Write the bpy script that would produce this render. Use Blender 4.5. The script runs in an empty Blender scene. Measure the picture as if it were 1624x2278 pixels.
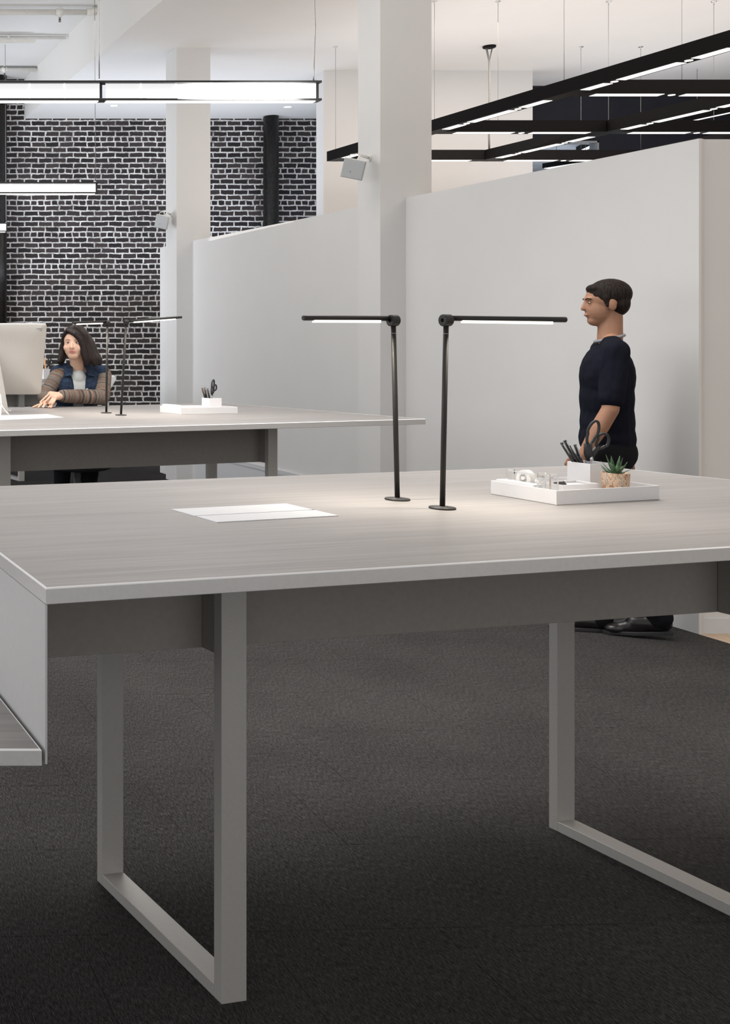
import bpy, bmesh, math, random
from mathutils import Vector, Matrix
random.seed(7)
C = bpy.context.scene.collection
SC = bpy.context.scene

# ------------------------------------------------------------------ camera
FPX, CX, HY, EYE = 2465.0, -350.0, 752.0, 1.48     # focal (px), principal column, horizon row, eye height
cam_d = bpy.data.cameras.new('camera')
cam = bpy.data.objects.new('camera', cam_d); C.objects.link(cam)
cam.location = (0, 0, EYE); cam.rotation_euler = (math.pi / 2, 0, 0)
cam_d.sensor_fit = 'HORIZONTAL'; cam_d.sensor_width = 36
cam_d.lens = FPX / 1624 * 36
cam_d.shift_x = (812 - CX) / 1624
cam_d.shift_y = -(1139 - HY) / 1624
cam_d.clip_start = 0.05; cam_d.clip_end = 100
SC.camera = cam

# ------------------------------------------------------------------ world, light, exposure
SC.view_settings.view_transform = 'Standard'
SC.view_settings.look = 'None'
SC.view_settings.gamma = 1.0
SC.view_settings.use_curve_mapping = False
SC.view_settings.exposure = 0.0
w = bpy.data.worlds.new('world'); SC.world = w; w.use_nodes = True
bg = w.node_tree.nodes['Background']
bg.inputs[0].default_value = (1.0, 0.99, 0.985, 1); bg.inputs[1].default_value = 0.86

def area(name, loc, target, sx, sy, power, col):
    l = bpy.data.lights.new(name, 'AREA'); l.shape = 'RECTANGLE'; l.size = sx; l.size_y = sy
    l.energy = power; l.color = col
    o = bpy.data.objects.new(name, l); C.objects.link(o); o.location = loc
    o.rotation_euler = (Vector(target) - Vector(loc)).to_track_quat('-Z', 'Y').to_euler()
    return o
# daylight from the window wall on the left and from the far window beside the brick
area('window_light', (-4.5, 5.0, 2.4), (3, 6, 1.2), 9, 2.6, 120, (0.98, 0.985, 1.0))
area('far_window_light', (-1.2, 11.8, 1.7), (3.6, 15.0, 1.9), 2.5, 2.4, 95, (0.90, 0.94, 1.0)).data.spread = math.radians(110)
area('far_ceiling_fill', (4.0, 13.3, 2.3), (3.9, 13.9, 5), 4.4, 1.0, 62, (0.80, 0.87, 1.0))  # added unseen uplight that brightens the far ceiling, no fitting there
# unseen overhead lights added over this room, then those beyond the partition (above / outside the frame)
area('unseen_overhead_light', (1.8, 5.2, 4.3), (1.7, 4.9, 0), 3.0, 1.8, 94, (1.0, 0.97, 0.94)).data.spread = math.radians(105)
area('unseen_overhead_light', (1.6, 8.6, 4.3), (1.6, 8.6, 0), 2.0, 3.0, 42, (1.0, 0.97, 0.94))
area('unseen_hall_light', (7.2, 7.0, 4.3), (7.0, 7.2, 0), 3.5, 4.0, 70, (1.0, 0.89, 0.79))
area('unseen_hall_light', (6.4, 10.4, 4.3), (6.2, 10.8, 0), 2.6, 1.0, 34, (1.0, 0.88, 0.77))
area('unseen_hall_light', (6.2, 2.6, 4.2), (5.6, 4.4, 0), 2.0, 1.5, 45, (1.0, 0.90, 0.80))  # added out of view to brighten the return wall
# the indirect (upward) part of the hanging fixtures, then added unseen uplights
area('pendant_uplight', (1.2, 6.2, 2.95), (1.2, 6.2, 5), 3.0, 0.3, 58, (1.0, 0.955, 0.925))
area('pendant_uplight', (1.0, 10.1, 2.95), (1.0, 10.1, 5), 3.0, 0.3, 8, (1.0, 0.97, 0.94))
area('pendant_side_light', (1.0, 6.06, 2.80), (1.6, 10.5, 1.3), 3.0, 0.08, 26, (1.0, 0.985, 0.97))
area('hall_uplight', (7.2, 9.4, 3.46), (7.2, 9.6, 5), 4.5, 4.5, 52, (1.0, 0.95, 0.92))
area('hall_uplight', (4.9, 10.2, 2.6), (4.6, 10.2, 5), 1.6, 3.0, 15, (1.0, 0.94, 0.91))  # added fill below and beside the grid, lifts the ceiling tone
area('hall_ceiling_fill', (8.9, 11.6, 2.7), (8.7, 12.0, 5), 2.6, 0.8, 22, (0.88, 0.92, 1.0))  # added unseen uplight for the ceiling near the dark wall
area('back_room_fill', (8.7, 15.0, 2.7), (8.7, 15.0, 5), 3.0, 2.0, 26, (0.85, 0.92, 1.0))  # added hidden uplight to brighten the back room's ceiling

# ------------------------------------------------------------------ helpers
def px(x, y, Y):
    "point seen at photo pixel (x, y) at distance Y"
    return Vector(((x - CX) * Y / FPX, Y, EYE - (y - HY) * Y / FPX))
def on(x, y, z):
    "point seen at photo pixel (x, y) on the level plane z"
    return px(x, y, FPX * (EYE - z) / (y - HY))

class Frame:
    "a level frame: origin, u along, n away"
    def __init__(s, o, u, n=None):
        s.o = Vector(o); s.u = Vector((u[0], u[1], 0)).normalized()
        s.n = Vector((-s.u.y, s.u.x, 0)) if n is None else Vector((n[0], n[1], 0)).normalized()
    def __call__(s, a, b, z=0.0): return s.o + s.u * a + s.n * b + Vector((0, 0, z))

class MB:
    def __init__(s): s.bm = bmesh.new()
    def _add(s, bm2):
        me = bpy.data.meshes.new('tmp'); bm2.to_mesh(me); bm2.free(); s.bm.from_mesh(me); bpy.data.meshes.remove(me); return s
    def hexa(s, lo, hi, bevel=0.0, seg=2):
        "closed prism between two equally long rings of points"
        b = bmesh.new(); n = len(lo)
        A = [b.verts.new(p) for p in lo]; B = [b.verts.new(p) for p in hi]
        b.faces.new(A[::-1]); b.faces.new(B)
        for i in range(n): b.faces.new((A[i], A[(i + 1) % n], B[(i + 1) % n], B[i]))
        bmesh.ops.recalc_face_normals(b, faces=b.faces)
        if bevel: bmesh.ops.bevel(b, geom=list(b.edges), offset=bevel, segments=seg, affect='EDGES', profile=0.5)
        return s._add(b)
    def fbox(s, F, a0, a1, b0, b1, z0, z1, bevel=0.0):
        q = [(a0, b0), (a1, b0), (a1, b1), (a0, b1)]
        return s.hexa([F(a, b, z0) for a, b in q], [F(a, b, z1) for a, b in q], bevel)
    def box(s, x0, x1, y0, y1, z0, z1, bevel=0.0):
        q = [(x0, y0), (x1, y0), (x1, y1), (x0, y1)]
        return s.hexa([Vector((x, y, z0)) for x, y in q], [Vector((x, y, z1)) for x, y in q], bevel)
    def poly(s, pts, z0, z1, bevel=0.0):
        return s.hexa([Vector((p[0], p[1], z0)) for p in pts], [Vector((p[0], p[1], z1)) for p in pts], bevel)
    def tube(s, pts, r, seg=10, closed=False, cap=True):
        pts = [Vector(p) for p in pts]; n = len(pts); rs = r if isinstance(r, (list, tuple)) else [r] * n
        b = bmesh.new(); rings = []; up = None
        for i, p in enumerate(pts):
            if closed: d = pts[(i + 1) % n] - pts[i - 1]
            else: d = pts[min(i + 1, n - 1)] - pts[max(i - 1, 0)]
            d.normalize()
            if up is None: up = d.orthogonal().normalized()
            up = (up - d * up.dot(d)).normalized(); v = d.cross(up)
            rings.append([b.verts.new(p + (up * math.cos(t) + v * math.sin(t)) * rs[i]) for t in [2 * math.pi * k / seg for k in range(seg)]])
        m = n if closed else n - 1
        for i in range(m):
            A, B = rings[i], rings[(i + 1) % n]
            for k in range(seg): b.faces.new((A[k], A[(k + 1) % seg], B[(k + 1) % seg], B[k]))
        if cap and not closed: b.faces.new(rings[0][::-1]); b.faces.new(rings[-1])
        for f in b.faces: f.smooth = len(f.verts) == 4
        bmesh.ops.recalc_face_normals(b, faces=b.faces)
        return s._add(b)
    def lathe(s, o, axis, prof, seg=32):
        "prof = (radius, height) pairs along axis from o"
        o = Vector(o); axis = Vector(axis).normalized(); e = axis.orthogonal().normalized(); f = axis.cross(e)
        b = bmesh.new(); rings = []
        for r, h in prof:
            if r < 1e-6: rings.append([b.verts.new(o + axis * h)])
            else: rings.append([b.verts.new(o + axis * h + (e * math.cos(t) + f * math.sin(t)) * r) for t in [2 * math.pi * k / seg for k in range(seg)]])
        for A, B in zip(rings, rings[1:]):
            for k in range(seg):
                a = [A[k % len(A)], A[(k + 1) % len(A)]] if len(A) > 1 else [A[0]]
                c = [B[(k + 1) % len(B)], B[k % len(B)]] if len(B) > 1 else [B[0]]
                if len(a) + len(c) > 2: b.faces.new(a + c)
        if len(rings[0]) > 1: b.faces.new(rings[0][::-1])
        if len(rings[-1]) > 1: b.faces.new(rings[-1])
        bmesh.ops.recalc_face_normals(b, faces=b.faces)
        return s._add(b)
    def cap(s, p0, p1, r0, r1, seg=16):
        "tapered capsule"
        p0, p1 = Vector(p0), Vector(p1); d = p1 - p0; L = max(d.length, 1e-5)
        k = 5; prof = [(r0 * math.sin(math.pi / 2 * i / k), -r0 * math.cos(math.pi / 2 * i / k)) for i in range(k + 1)]
        prof += [(r1 * math.cos(math.pi / 2 * i / k), L + r1 * math.sin(math.pi / 2 * i / k)) for i in range(k + 1)]
        prof[0] = (0, -r0); prof[-1] = (0, L + r1)
        return s.lathe(p0, d if d.length > 1e-5 else (0, 0, 1), prof, seg)
    def ell(s, c, r, M=None, seg=20):
        b = bmesh.new(); bmesh.ops.create_uvsphere(b, u_segments=seg, v_segments=seg // 2 + 2, radius=1)
        T = Matrix.Translation(Vector(c)) @ (M.to_4x4() if M else Matrix()) @ Matrix.Diagonal((r[0], r[1], r[2], 1))
        bmesh.ops.transform(b, matrix=T, verts=b.verts)
        for f in b.faces: f.smooth = True
        return s._add(b)
    def mesh(s, name):
        me = bpy.data.meshes.new(name); s.bm.to_mesh(me); s.bm.free(); return me
    def build(s, name, m, parent=None, smooth=None):
        me = s.mesh(name)
        return link(name, me, m, parent, smooth)
    def fuse(s, name, m, parent, voxel, smooth=6):
        "the pieces grown together into one continuous surface"
        me = s.mesh(name); o = bpy.data.objects.new('tmp', me); C.objects.link(o)
        r = o.modifiers.new('r', 'REMESH'); r.mode = 'VOXEL'; r.voxel_size = voxel; r.use_smooth_shade = True
        k = o.modifiers.new('s', 'SMOOTH'); k.iterations = smooth; k.factor = 0.5
        dg = bpy.context.evaluated_depsgraph_get(); dg.update()
        me2 = bpy.data.meshes.new_from_object(o.evaluated_get(dg)); me2.name = name
        bpy.data.objects.remove(o); bpy.data.meshes.remove(me)
        for p in me2.polygons: p.use_smooth = True
        return link(name, me2, m, parent, None)

def link(name, me, m, parent, smooth):
    if m is not None: me.materials.clear(); me.materials.append(m)
    if smooth is not None:
        for p in me.polygons: p.use_smooth = smooth
    o = bpy.data.objects.new(name, me)
    C.objects.link(o)
    if parent is None:      # origin at the base of the mesh
        vs = me.vertices; n = max(len(vs), 1)
        b = Vector((sum(v.co.x for v in vs) / n, sum(v.co.y for v in vs) / n, min((v.co.z for v in vs), default=0)))
        me.transform(Matrix.Translation(-b)); o.location = b
    else:
        o.parent = parent; o.matrix_parent_inverse = world_of(parent).inverted()
    return o
def world_of(o):
    M = Matrix.LocRotScale(o.location, o.rotation_euler, o.scale)
    return (world_of(o.parent) @ o.matrix_parent_inverse @ M) if o.parent else M
def thing(name, label, cat, loc, group=None):
    o = bpy.data.objects.new(name, None); C.objects.link(o); o.location = loc; o.empty_display_size = 0.05
    return tag(o, label, cat, group)
def tag(o, label, cat, group=None):
    o['label'] = label; o['category'] = cat
    if group: o['group'] = group
    return o
def struct(o): o['kind'] = 'structure'; return o
def lab(o, text): o['label'] = text; return o

# ------------------------------------------------------------------ materials
class NT:
    def __init__(s, name):
        s.m = bpy.data.materials.new(name); s.m.use_nodes = True; s.t = s.m.node_tree; s.b = s.t.nodes['Principled BSDF']
    def n(s, kind, **kw):
        x = s.t.nodes.new(kind)
        for k, v in kw.items():
            if hasattr(x, k) and not k.startswith('i_'): setattr(x, k, v)
        return x
    def l(s, a, b): s.t.links.new(a, b)
    def coord(s, scale=(1, 1, 1), rot=0.0, kind='Object'):
        g = s.n('ShaderNodeTexCoord') if kind != 'World' else s.n('ShaderNodeNewGeometry')
        mp = s.n('ShaderNodeMapping'); mp.inputs['Scale'].default_value = scale; mp.inputs['Rotation'].default_value = (0, 0, rot)
        r2 = s.n('ShaderNodeVectorRotate'); r2.rotation_type = 'Z_AXIS'; r2.inputs['Angle'].default_value = rot
        s.l(g.outputs['Position' if kind == 'World' else kind], r2.inputs['Vector'])
        mp.inputs['Rotation'].default_value = (0, 0, 0)
        s.l(r2.outputs[0], mp.inputs['Vector']); return mp.outputs[0]
    def noise(s, vec, scale, detail=3, rough=0.5):
        x = s.n('ShaderNodeTexNoise'); x.inputs['Scale'].default_value = scale; x.inputs['Detail'].default_value = detail; x.inputs['Roughness'].default_value = rough
        if vec is not None: s.l(vec, x.inputs['Vector'])
        return x.outputs['Fac']
    def ramp(s, fac, stops):
        r = s.n('ShaderNodeValToRGB'); e = r.color_ramp.elements
        while len(e) < len(stops): e.new(0.5)
        for el, (p, c) in zip(e, stops): el.position = p; el.color = (*c, 1)
        s.l(fac, r.inputs[0]); return r.outputs[0]
    def math(s, op, a, b=None, clamp=False):
        x = s.n('ShaderNodeMath'); x.operation = op; x.use_clamp = clamp
        for i, v in enumerate((a, b)):
            if v is None: continue
            if isinstance(v, (int, float)): x.inputs[i].default_value = v
            else: s.l(v, x.inputs[i])
        return x.outputs[0]
    def mix(s, f, a, b, blend='MIX'):
        x = s.n('ShaderNodeMix'); x.data_type = 'RGBA'; x.blend_type = blend
        for i, v in ((0, f), (6, a), (7, b)):
            if isinstance(v, (int, float)): x.inputs[i].default_value = v
            elif isinstance(v, tuple): x.inputs[i].default_value = (*v, 1)
            else: s.l(v, x.inputs[i])
        return x.outputs[2]
    def bump(s, h, strength, dist):
        x = s.n('ShaderNodeBump'); x.inputs['Strength'].default_value = strength; x.inputs['Distance'].default_value = dist
        s.l(h, x.inputs['Height']); s.l(x.outputs[0], s.b.inputs['Normal'])
    def set(s, rough=0.5, metal=0.0, spec=0.5, **kw):
        s.b.inputs['Roughness'].default_value = rough; s.b.inputs['Metallic'].default_value = metal
        s.b.inputs['Specular IOR Level'].default_value = spec
        for k, v in kw.items(): s.b.inputs[k.replace('_', ' ')].default_value = v
        return s

def plain(name, col, rough=0.5, metal=0.0, spec=0.5, var=0.05, scale=40, bump=0.0, **kw):
    t = NT(name).set(rough, metal, spec, **kw); v = t.coord(kind='Object')
    nf = t.noise(v, scale, 4, 0.6)
    c0 = tuple(max(0, c * (1 - var)) for c in col); c1 = tuple(min(1, c * (1 + var)) for c in col)
    t.l(t.ramp(nf, [(0.3, c0), (0.7, c1)]), t.b.inputs['Base Color'])
    if bump: t.bump(nf, bump, 0.002)
    return t.m
def cloth(name, c0, c1, fold=9.0):
    t = NT(name).set(0.93, 0, 0.08); v = t.coord((1, 1, 0.55)); a = t.noise(v, fold, 2, 0.5); b = t.noise(t.coord(), 420, 2, 0.5)
    t.l(t.ramp(b, [(0.3, c0), (0.7, c1)]), t.b.inputs['Base Color'])
    w_ = t.math('ADD', t.math('MULTIPLY', a, 1.0), t.math('MULTIPLY', b, 0.02)); t.bump(w_, 0.9, 0.05); return t.m
def glow(name, col, strength):
    t = NT(name); t.b.inputs['Base Color'].default_value = (*col, 1); t.b.inputs['Emission Color'].default_value = (*col, 1)
    t.b.inputs['Emission Strength'].default_value = strength; return t.m

M = {}
M['wall'] = plain('painted_wall', (0.665, 0.66, 0.652), 0.85, 0, 0.2, 0.012, 3)
M['ceil'] = plain('painted_ceiling', (0.80, 0.79, 0.77), 0.9, 0, 0.1, 0.01, 2)
M['navy'] = plain('dark_wall_paint', (0.012, 0.013, 0.02), 0.55, 0, 0.3, 0.2, 2)
M['steel_paint'] = plain('grey_powder_coat', (0.44, 0.425, 0.405), 0.38, 0.15, 0.5, 0.03, 120)
M['apron'] = plain('grey_brown_board', (0.27, 0.252, 0.232), 0.5, 0, 0.35, 0.05, 60)
M['edge'] = plain('aluminium_edge_band', (0.62, 0.61, 0.60), 0.30, 0.25, 0.5, 0.03, 90)
M['edge_highlight_lip'] = plain('pale_edge_highlight', (0.86, 0.86, 0.86), 0.25, 0.0, 0.6, 0.01, 60)  # pale colour stands in for the highlight on the table edges
M['panel'] = plain('silver_end_panel', (0.52, 0.52, 0.52), 0.42, 0.15, 0.5, 0.02, 60)
M['white_metal'] = plain('white_flap_metal', (0.62, 0.63, 0.65), 0.35, 0, 0.5, 0.01, 60)
M['white_plastic'] = plain('white_plastic', (0.76, 0.75, 0.755), 0.35, 0, 0.5, 0.01, 60)
M['lamp_black'] = plain('black_anodised', (0.018, 0.017, 0.016), 0.5, 0.0, 0.4, 0.1, 200)
M['grid_black'] = plain('matt_black_fixture', (0.006, 0.0055, 0.0055), 0.6, 0, 0.12, 0.2, 50)
M['pend_black'] = plain('black_pendant_rail', (0.02, 0.02, 0.021), 0.35, 0.3, 0.5, 0.1, 90)
M['wire'] = plain('steel_wire', (0.30, 0.29, 0.28), 0.5, 0.4, 0.4, 0.05, 50)
M['cable_white'] = plain('white_cable', (0.8, 0.8, 0.79), 0.5, 0, 0.4, 0.02, 50)
M['strip'] = glow('led_strip', (1.0, 0.95, 0.87), 1.5)
M['desk_led'] = glow('desk_lamp_led', (1.0, 0.93, 0.82), 1.7)
M['pend_panel'] = glow('pendant_diffuser', (0.5, 0.5, 0.505), 1.35)
M['pend_rib'] = glow('pendant_bright_joint', (1.0, 0.99, 0.97), 1.1)
M['pend_strip'] = glow('pendant_downlight', (1.0, 0.97, 0.93), 1.5)
M['grid_strip'] = glow('grid_light_strip', (1.0, 0.97, 0.92), 1.5)
M['grid_spot'] = glow('grid_spot', (1.0, 0.96, 0.9), 1.8)
M['pipe'] = plain('cream_pipe_paint', (0.74, 0.72, 0.67), 0.5, 0, 0.4, 0.04, 20)
M['brass'] = plain('sprinkler_metal', (0.16, 0.15, 0.14), 0.4, 0.7, 0.5, 0.1, 60)
M['speaker_white'] = plain('white_speaker_shell', (0.80, 0.79, 0.76), 0.45, 0, 0.4, 0.01, 50)
M['speaker_grille'] = plain('grey_speaker_mesh', (0.44, 0.45, 0.46), 0.6, 0.2, 0.4, 0.1, 900)
M['alu'] = plain('silver_aluminium', (0.64, 0.61, 0.565), 0.42, 0.35, 0.5, 0.01, 90)
M['grey_print'] = plain('grey_print', (0.25, 0.25, 0.25), 0.5)
M['screen'] = plain('dark_screen', (0.01, 0.01, 0.012), 0.15)
M['rubber'] = plain('black_soft_grip', (0.018, 0.0175, 0.019), 0.55, 0, 0.5, 0.15, 120)
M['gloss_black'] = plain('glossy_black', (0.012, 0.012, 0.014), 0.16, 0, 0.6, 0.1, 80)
M['chrome'] = plain('chrome', (0.75, 0.75, 0.76), 0.18, 1.0, 0.5, 0.02, 80)
M['blue_pen'] = plain('pale_grip', (0.55, 0.60, 0.68), 0.4)
M['orange'] = plain('orange_plastic', (0.8, 0.35, 0.08), 0.4)
M['tape'] = plain('white_tape', (0.78, 0.77, 0.74), 0.45, 0, 0.4, 0.02, 200)
M['soil'] = plain('dark_soil', (0.02, 0.014, 0.01), 0.95, 0, 0.1, 0.4, 300, 0.8)
M['skin'] = plain('skin', (0.72, 0.46, 0.335), 0.5, 0, 0.35, 0.04, 30, Subsurface_Weight=0.08)
M['skin_man'] = plain('warm_skin', (0.36, 0.19, 0.12), 0.55, 0, 0.3, 0.06, 30)
M['lips'] = plain('lips', (0.55, 0.19, 0.17), 0.45, 0, 0.4, 0.04, 50)
M['eye'] = plain('eye_dark', (0.03, 0.02, 0.016), 0.25)
M['eyewhite'] = plain('eye_white', (0.66, 0.62, 0.58), 0.35)
M['brow'] = plain('eyebrow_hair', (0.10, 0.06, 0.045), 0.8)
M['tee'] = plain('pale_grey_tee', (0.55, 0.57, 0.56), 0.9, 0, 0.1, 0.04, 60)
M['navy_tee'] = cloth('navy_black_tee', (0.0065, 0.0075, 0.013), (0.011, 0.012, 0.020))
M['trousers'] = cloth('black_trousers', (0.008, 0.008, 0.010), (0.014, 0.014, 0.016), 7.0)
M['collar_grey'] = plain('grey_collar', (0.28, 0.28, 0.30), 0.9, 0, 0.1, 0.05, 60)
M['shoe'] = plain('black_leather', (0.012, 0.011, 0.011), 0.35, 0, 0.5, 0.1, 60)
M['chair_grey'] = plain('pale_grey_chair_mesh', (0.66, 0.67, 0.68), 0.7, 0, 0.3, 0.04, 300)
M['dark_chair'] = plain('dark_chair_fabric', (0.03, 0.03, 0.032), 0.85, 0, 0.2, 0.1, 200)
M['grey_metal'] = plain('brushed_grey_metal', (0.38, 0.39, 0.40), 0.4, 0.5, 0.5, 0.03, 60)

def wood_mat(name, ang):
    t = NT(name).set(0.42, 0, 0.45)
    v = t.coord((1.3, 46, 1), -ang, 'World'); v2 = t.coord((4, 320, 1), -ang, 'World'); v3 = t.coord((0.55, 5.0, 1), -ang, 'World')
    a = t.noise(v, 1.0, 4, 0.6); b = t.noise(v2, 1.0, 2, 0.5); c = t.noise(v3, 1.0, 2, 0.5)
    f = t.math('ADD', t.math('MULTIPLY', a, 0.45), t.math('ADD', t.math('MULTIPLY', b, 0.30), t.math('MULTIPLY', c, 0.25)))
    t.l(t.ramp(f, [(0.33, (0.190, 0.176, 0.171)), (0.5, (0.262, 0.246, 0.239)), (0.66, (0.326, 0.310, 0.302))]), t.b.inputs['Base Color'])
    t.bump(b, 0.04, 0.001); return t.m

def carpet_mat():
    t = NT('charcoal_carpet').set(0.95, 0, 0.12)
    ang = math.radians(2.2)
    v = t.coord((1, 1, 1), -ang, 'World')
    sep = t.n('ShaderNodeSeparateXYZ'); t.l(v, sep.inputs[0]); X, Y = sep.outputs[0], sep.outputs[1]
    rib = t.math('SINE', t.math('MULTIPLY', X, 2 * math.pi / 0.0036))
    sv = t.coord((300, 48, 1), -ang, 'World'); s1 = t.noise(sv, 1.0, 2, 0.6)
    sv2 = t.coord((700, 160, 1), -ang, 'World'); s2 = t.noise(sv2, 1.0, 1, 0.5)
    big = t.noise(t.coord((1, 1, 1), 0, 'World'), 1.7, 2, 0.5)
    f = t.math('ADD', t.math('MULTIPLY', rib, 0.13), t.math('ADD', t.math('MULTIPLY', s1, 0.55), t.math('ADD', t.math('MULTIPLY', s2, 0.30), t.math('MULTIPLY', big, 0.12))))
    col = t.ramp(f, [(0.30, (0.007, 0.0067, 0.0067)), (0.52, (0.032, 0.0305, 0.030)), (0.72, (0.125, 0.120, 0.117))])
    # tile seams, half-bond
    T = 0.457; rowf = t.math('DIVIDE', t.math('ADD', Y, 0.02), T); row = t.math('FLOOR', rowf)
    fy = t.math('ABSOLUTE', t.math('SUBTRACT', t.math('FRACT', rowf), 0.5))
    fx = t.math('ABSOLUTE', t.math('SUBTRACT', t.math('FRACT', t.math('ADD', t.math('DIVIDE', X, T), t.math('MULTIPLY', row, 0.5))), 0.5))
    seam = t.math('GREATER_THAN', t.math('MAXIMUM', fx, fy), 0.4962)
    brk = t.math('GREATER_THAN', t.noise(t.coord((1, 1, 1), 0, 'World'), 5.0, 2, 0.6), 0.43)
    seam = t.math('MULTIPLY', seam, t.math('MULTIPLY', brk, 0.5))
    t.l(t.mix(seam, col, (0.004, 0.004, 0.004)), t.b.inputs['Base Color'])
    t.bump(f, 0.5, 0.003); return t.m

def brick_mat():
    t = NT('painted_dark_brick').set(0.75, 0, 0.3)
    g = t.n('ShaderNodeNewGeometry'); P = g.outputs['Position']; sep = t.n('ShaderNodeSeparateXYZ'); t.l(P, sep.inputs[0])
    h = 0.0721
    def amp(scale, det, k): return t.math('MULTIPLY', t.math('SUBTRACT', t.noise(P, scale, det, 0.6), 0.5), k)
    off = t.n('ShaderNodeVectorMath'); off.operation = 'ADD'; off.inputs[1].default_value = (7.3, 0, 3.1); t.l(P, off.inputs[0])
    z = t.math('ADD', t.math('SUBTRACT', sep.outputs[2], 0.0365), t.math('ADD', amp(4.0, 2, 0.020), t.math('ADD', amp(18.0, 2, 0.018), amp(85.0, 2, 0.008))))
    xn = t.math('MULTIPLY', t.math('SUBTRACT', t.noise(off.outputs[0], 15.0, 2, 0.6), 0.5), 0.034)
    x = t.math('ADD', sep.outputs[0], t.math('ADD', xn, amp(90.0, 2, 0.010)))
    cv = t.n('ShaderNodeCombineXYZ'); t.l(x, cv.inputs[0]); t.l(z, cv.inputs[1])
    row = t.math('FLOOR', t.math('DIVIDE', z, h))
    hd = t.math('COMPARE', t.math('MODULO', row, 6.0), 3.0); hd.node.inputs[2].default_value = 0.3
    def br(wd):
        b = t.n('ShaderNodeTexBrick'); b.offset = 0.5; b.offset_frequency = 2
        b.inputs['Scale'].default_value = 1; b.inputs['Brick Width'].default_value = wd; b.inputs['Row Height'].default_value = h
        b.inputs['Mortar Size'].default_value = 0.0112; b.inputs['Mortar Smooth'].default_value = 0.4; b.inputs['Bias'].default_value = -0.1
        b.inputs['Color1'].default_value = (0.017, 0.0145, 0.015, 1); b.inputs['Color2'].default_value = (0.052, 0.041, 0.039, 1)
        t.l(cv.outputs[0], b.inputs['Vector']); return b
    A, B = br(0.190), br(0.0945)
    col = t.mix(hd, A.outputs['Color'], B.outputs['Color'])
    mort = t.math('ADD', t.math('MULTIPLY', A.outputs['Fac'], t.math('SUBTRACT', 1.0, hd)), t.math('MULTIPLY', B.outputs['Fac'], hd))
    chip = t.noise(P, 60.0, 4, 0.7); dirt = t.noise(P, 2.2, 3, 0.6); mid = t.noise(off.outputs[0], 17.0, 3, 0.6)
    # ragged edge: chips eat into the mortar and smear it over the brick
    e = t.math('ADD', mort, t.math('MULTIPLY', t.math('SUBTRACT', chip, 0.50), 1.0))
    rg = t.n('ShaderNodeMapRange'); rg.inputs['From Min'].default_value = 0.30; rg.inputs['From Max'].default_value = 0.62; t.l(e, rg.inputs['Value']); mk = rg.outputs[0]
    col = t.mix(t.math('MULTIPLY', t.math('GREATER_THAN', mid, 0.66), 0.35), col, (0.15, 0.095, 0.075))
    mc = t.ramp(t.math('ADD', t.math('MULTIPLY', mid, 0.55), t.math('MULTIPLY', dirt, 0.45)), [(0.36, (0.22, 0.205, 0.195)), (0.47, (0.50, 0.485, 0.47)), (0.62, (0.76, 0.745, 0.73))])
    t.l(t.mix(mk, col, mc), t.b.inputs['Base Color'])
    hgt = t.math('SUBTRACT', t.math('MULTIPLY', chip, 0.35), t.math('MULTIPLY', mk, 0.6))
    t.bump(hgt, 0.8, 0.014); return t.m

def steel_col_mat():
    t = NT('weathered_black_steel').set(0.30, 0.3, 0.5)
    n1 = t.noise(t.coord((1, 1, 1)), 30, 4, 0.7)
    t.l(t.ramp(n1, [(0.4, (0.006, 0.006, 0.007)), (0.75, (0.035, 0.030, 0.024))]), t.b.inputs['Base Color']); t.bump(n1, 0.2, 0.004); return t.m

def knit_mat():
    t = NT('striped_knit').set(0.95, 0, 0.1)
    a = t.n('ShaderNodeAttribute'); a.attribute_name = 'along'
    v = t.coord(kind='Object'); wob = t.noise(v, 30, 3, 0.6)
    s = t.math('ADD', a.outputs['Fac'], t.math('MULTIPLY', wob, 0.012))
    n1 = t.n('ShaderNodeTexNoise'); n1.noise_dimensions = '1D'; n1.inputs['Scale'].default_value = 42; n1.inputs['Detail'].default_value = 3; n1.inputs['Roughness'].default_value = 0.75
    t.l(s, n1.inputs['W'])
    sp = t.noise(v, 260, 2, 0.6)
    f = t.math('ADD', t.math('MULTIPLY', n1.outputs['Fac'], 0.75), t.math('MULTIPLY', sp, 0.25))
    t.l(t.ramp(f, [(0.36, (0.035, 0.026, 0.024)), (0.43, (0.105, 0.082, 0.070)), (0.50, (0.24, 0.205, 0.175)), (0.55, (0.10, 0.078, 0.066)), (0.61, (0.25, 0.095, 0.045)), (0.66, (0.30, 0.26, 0.22))]), t.b.inputs['Base Color'])
    t.bump(sp, 0.5, 0.003); return t.m

def denim_mat():
    t = NT('dark_blue_denim').set(0.9, 0, 0.15)
    a = t.noise(t.coord((1, 1, 1)), 45, 3, 0.6); b = t.noise(t.coord((1, 1, 0.25)), 420, 2, 0.6)
    f = t.math('ADD', t.math('MULTIPLY', a, 0.6), t.math('MULTIPLY', b, 0.4))
    t.l(t.ramp(f, [(0.35, (0.012, 0.018, 0.032)), (0.6, (0.030, 0.048, 0.085)), (0.75, (0.06, 0.085, 0.13))]), t.b.inputs['Base Color']); t.bump(a, 0.4, 0.006); return t.m

def hair_mat(name, c0, c1):
    t = NT(name).set(0.5 if 'short' not in name else 0.7, 0, 0.35 if 'short' not in name else 0.15)
    a = t.noise(t.coord((160, 160, 7)), 1.0, 3, 0.6)
    t.l(t.ramp(a, [(0.35, c0), (0.7, c1)]), t.b.inputs['Base Color']); t.bump(a, 0.35, 0.004); return t.m

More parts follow.
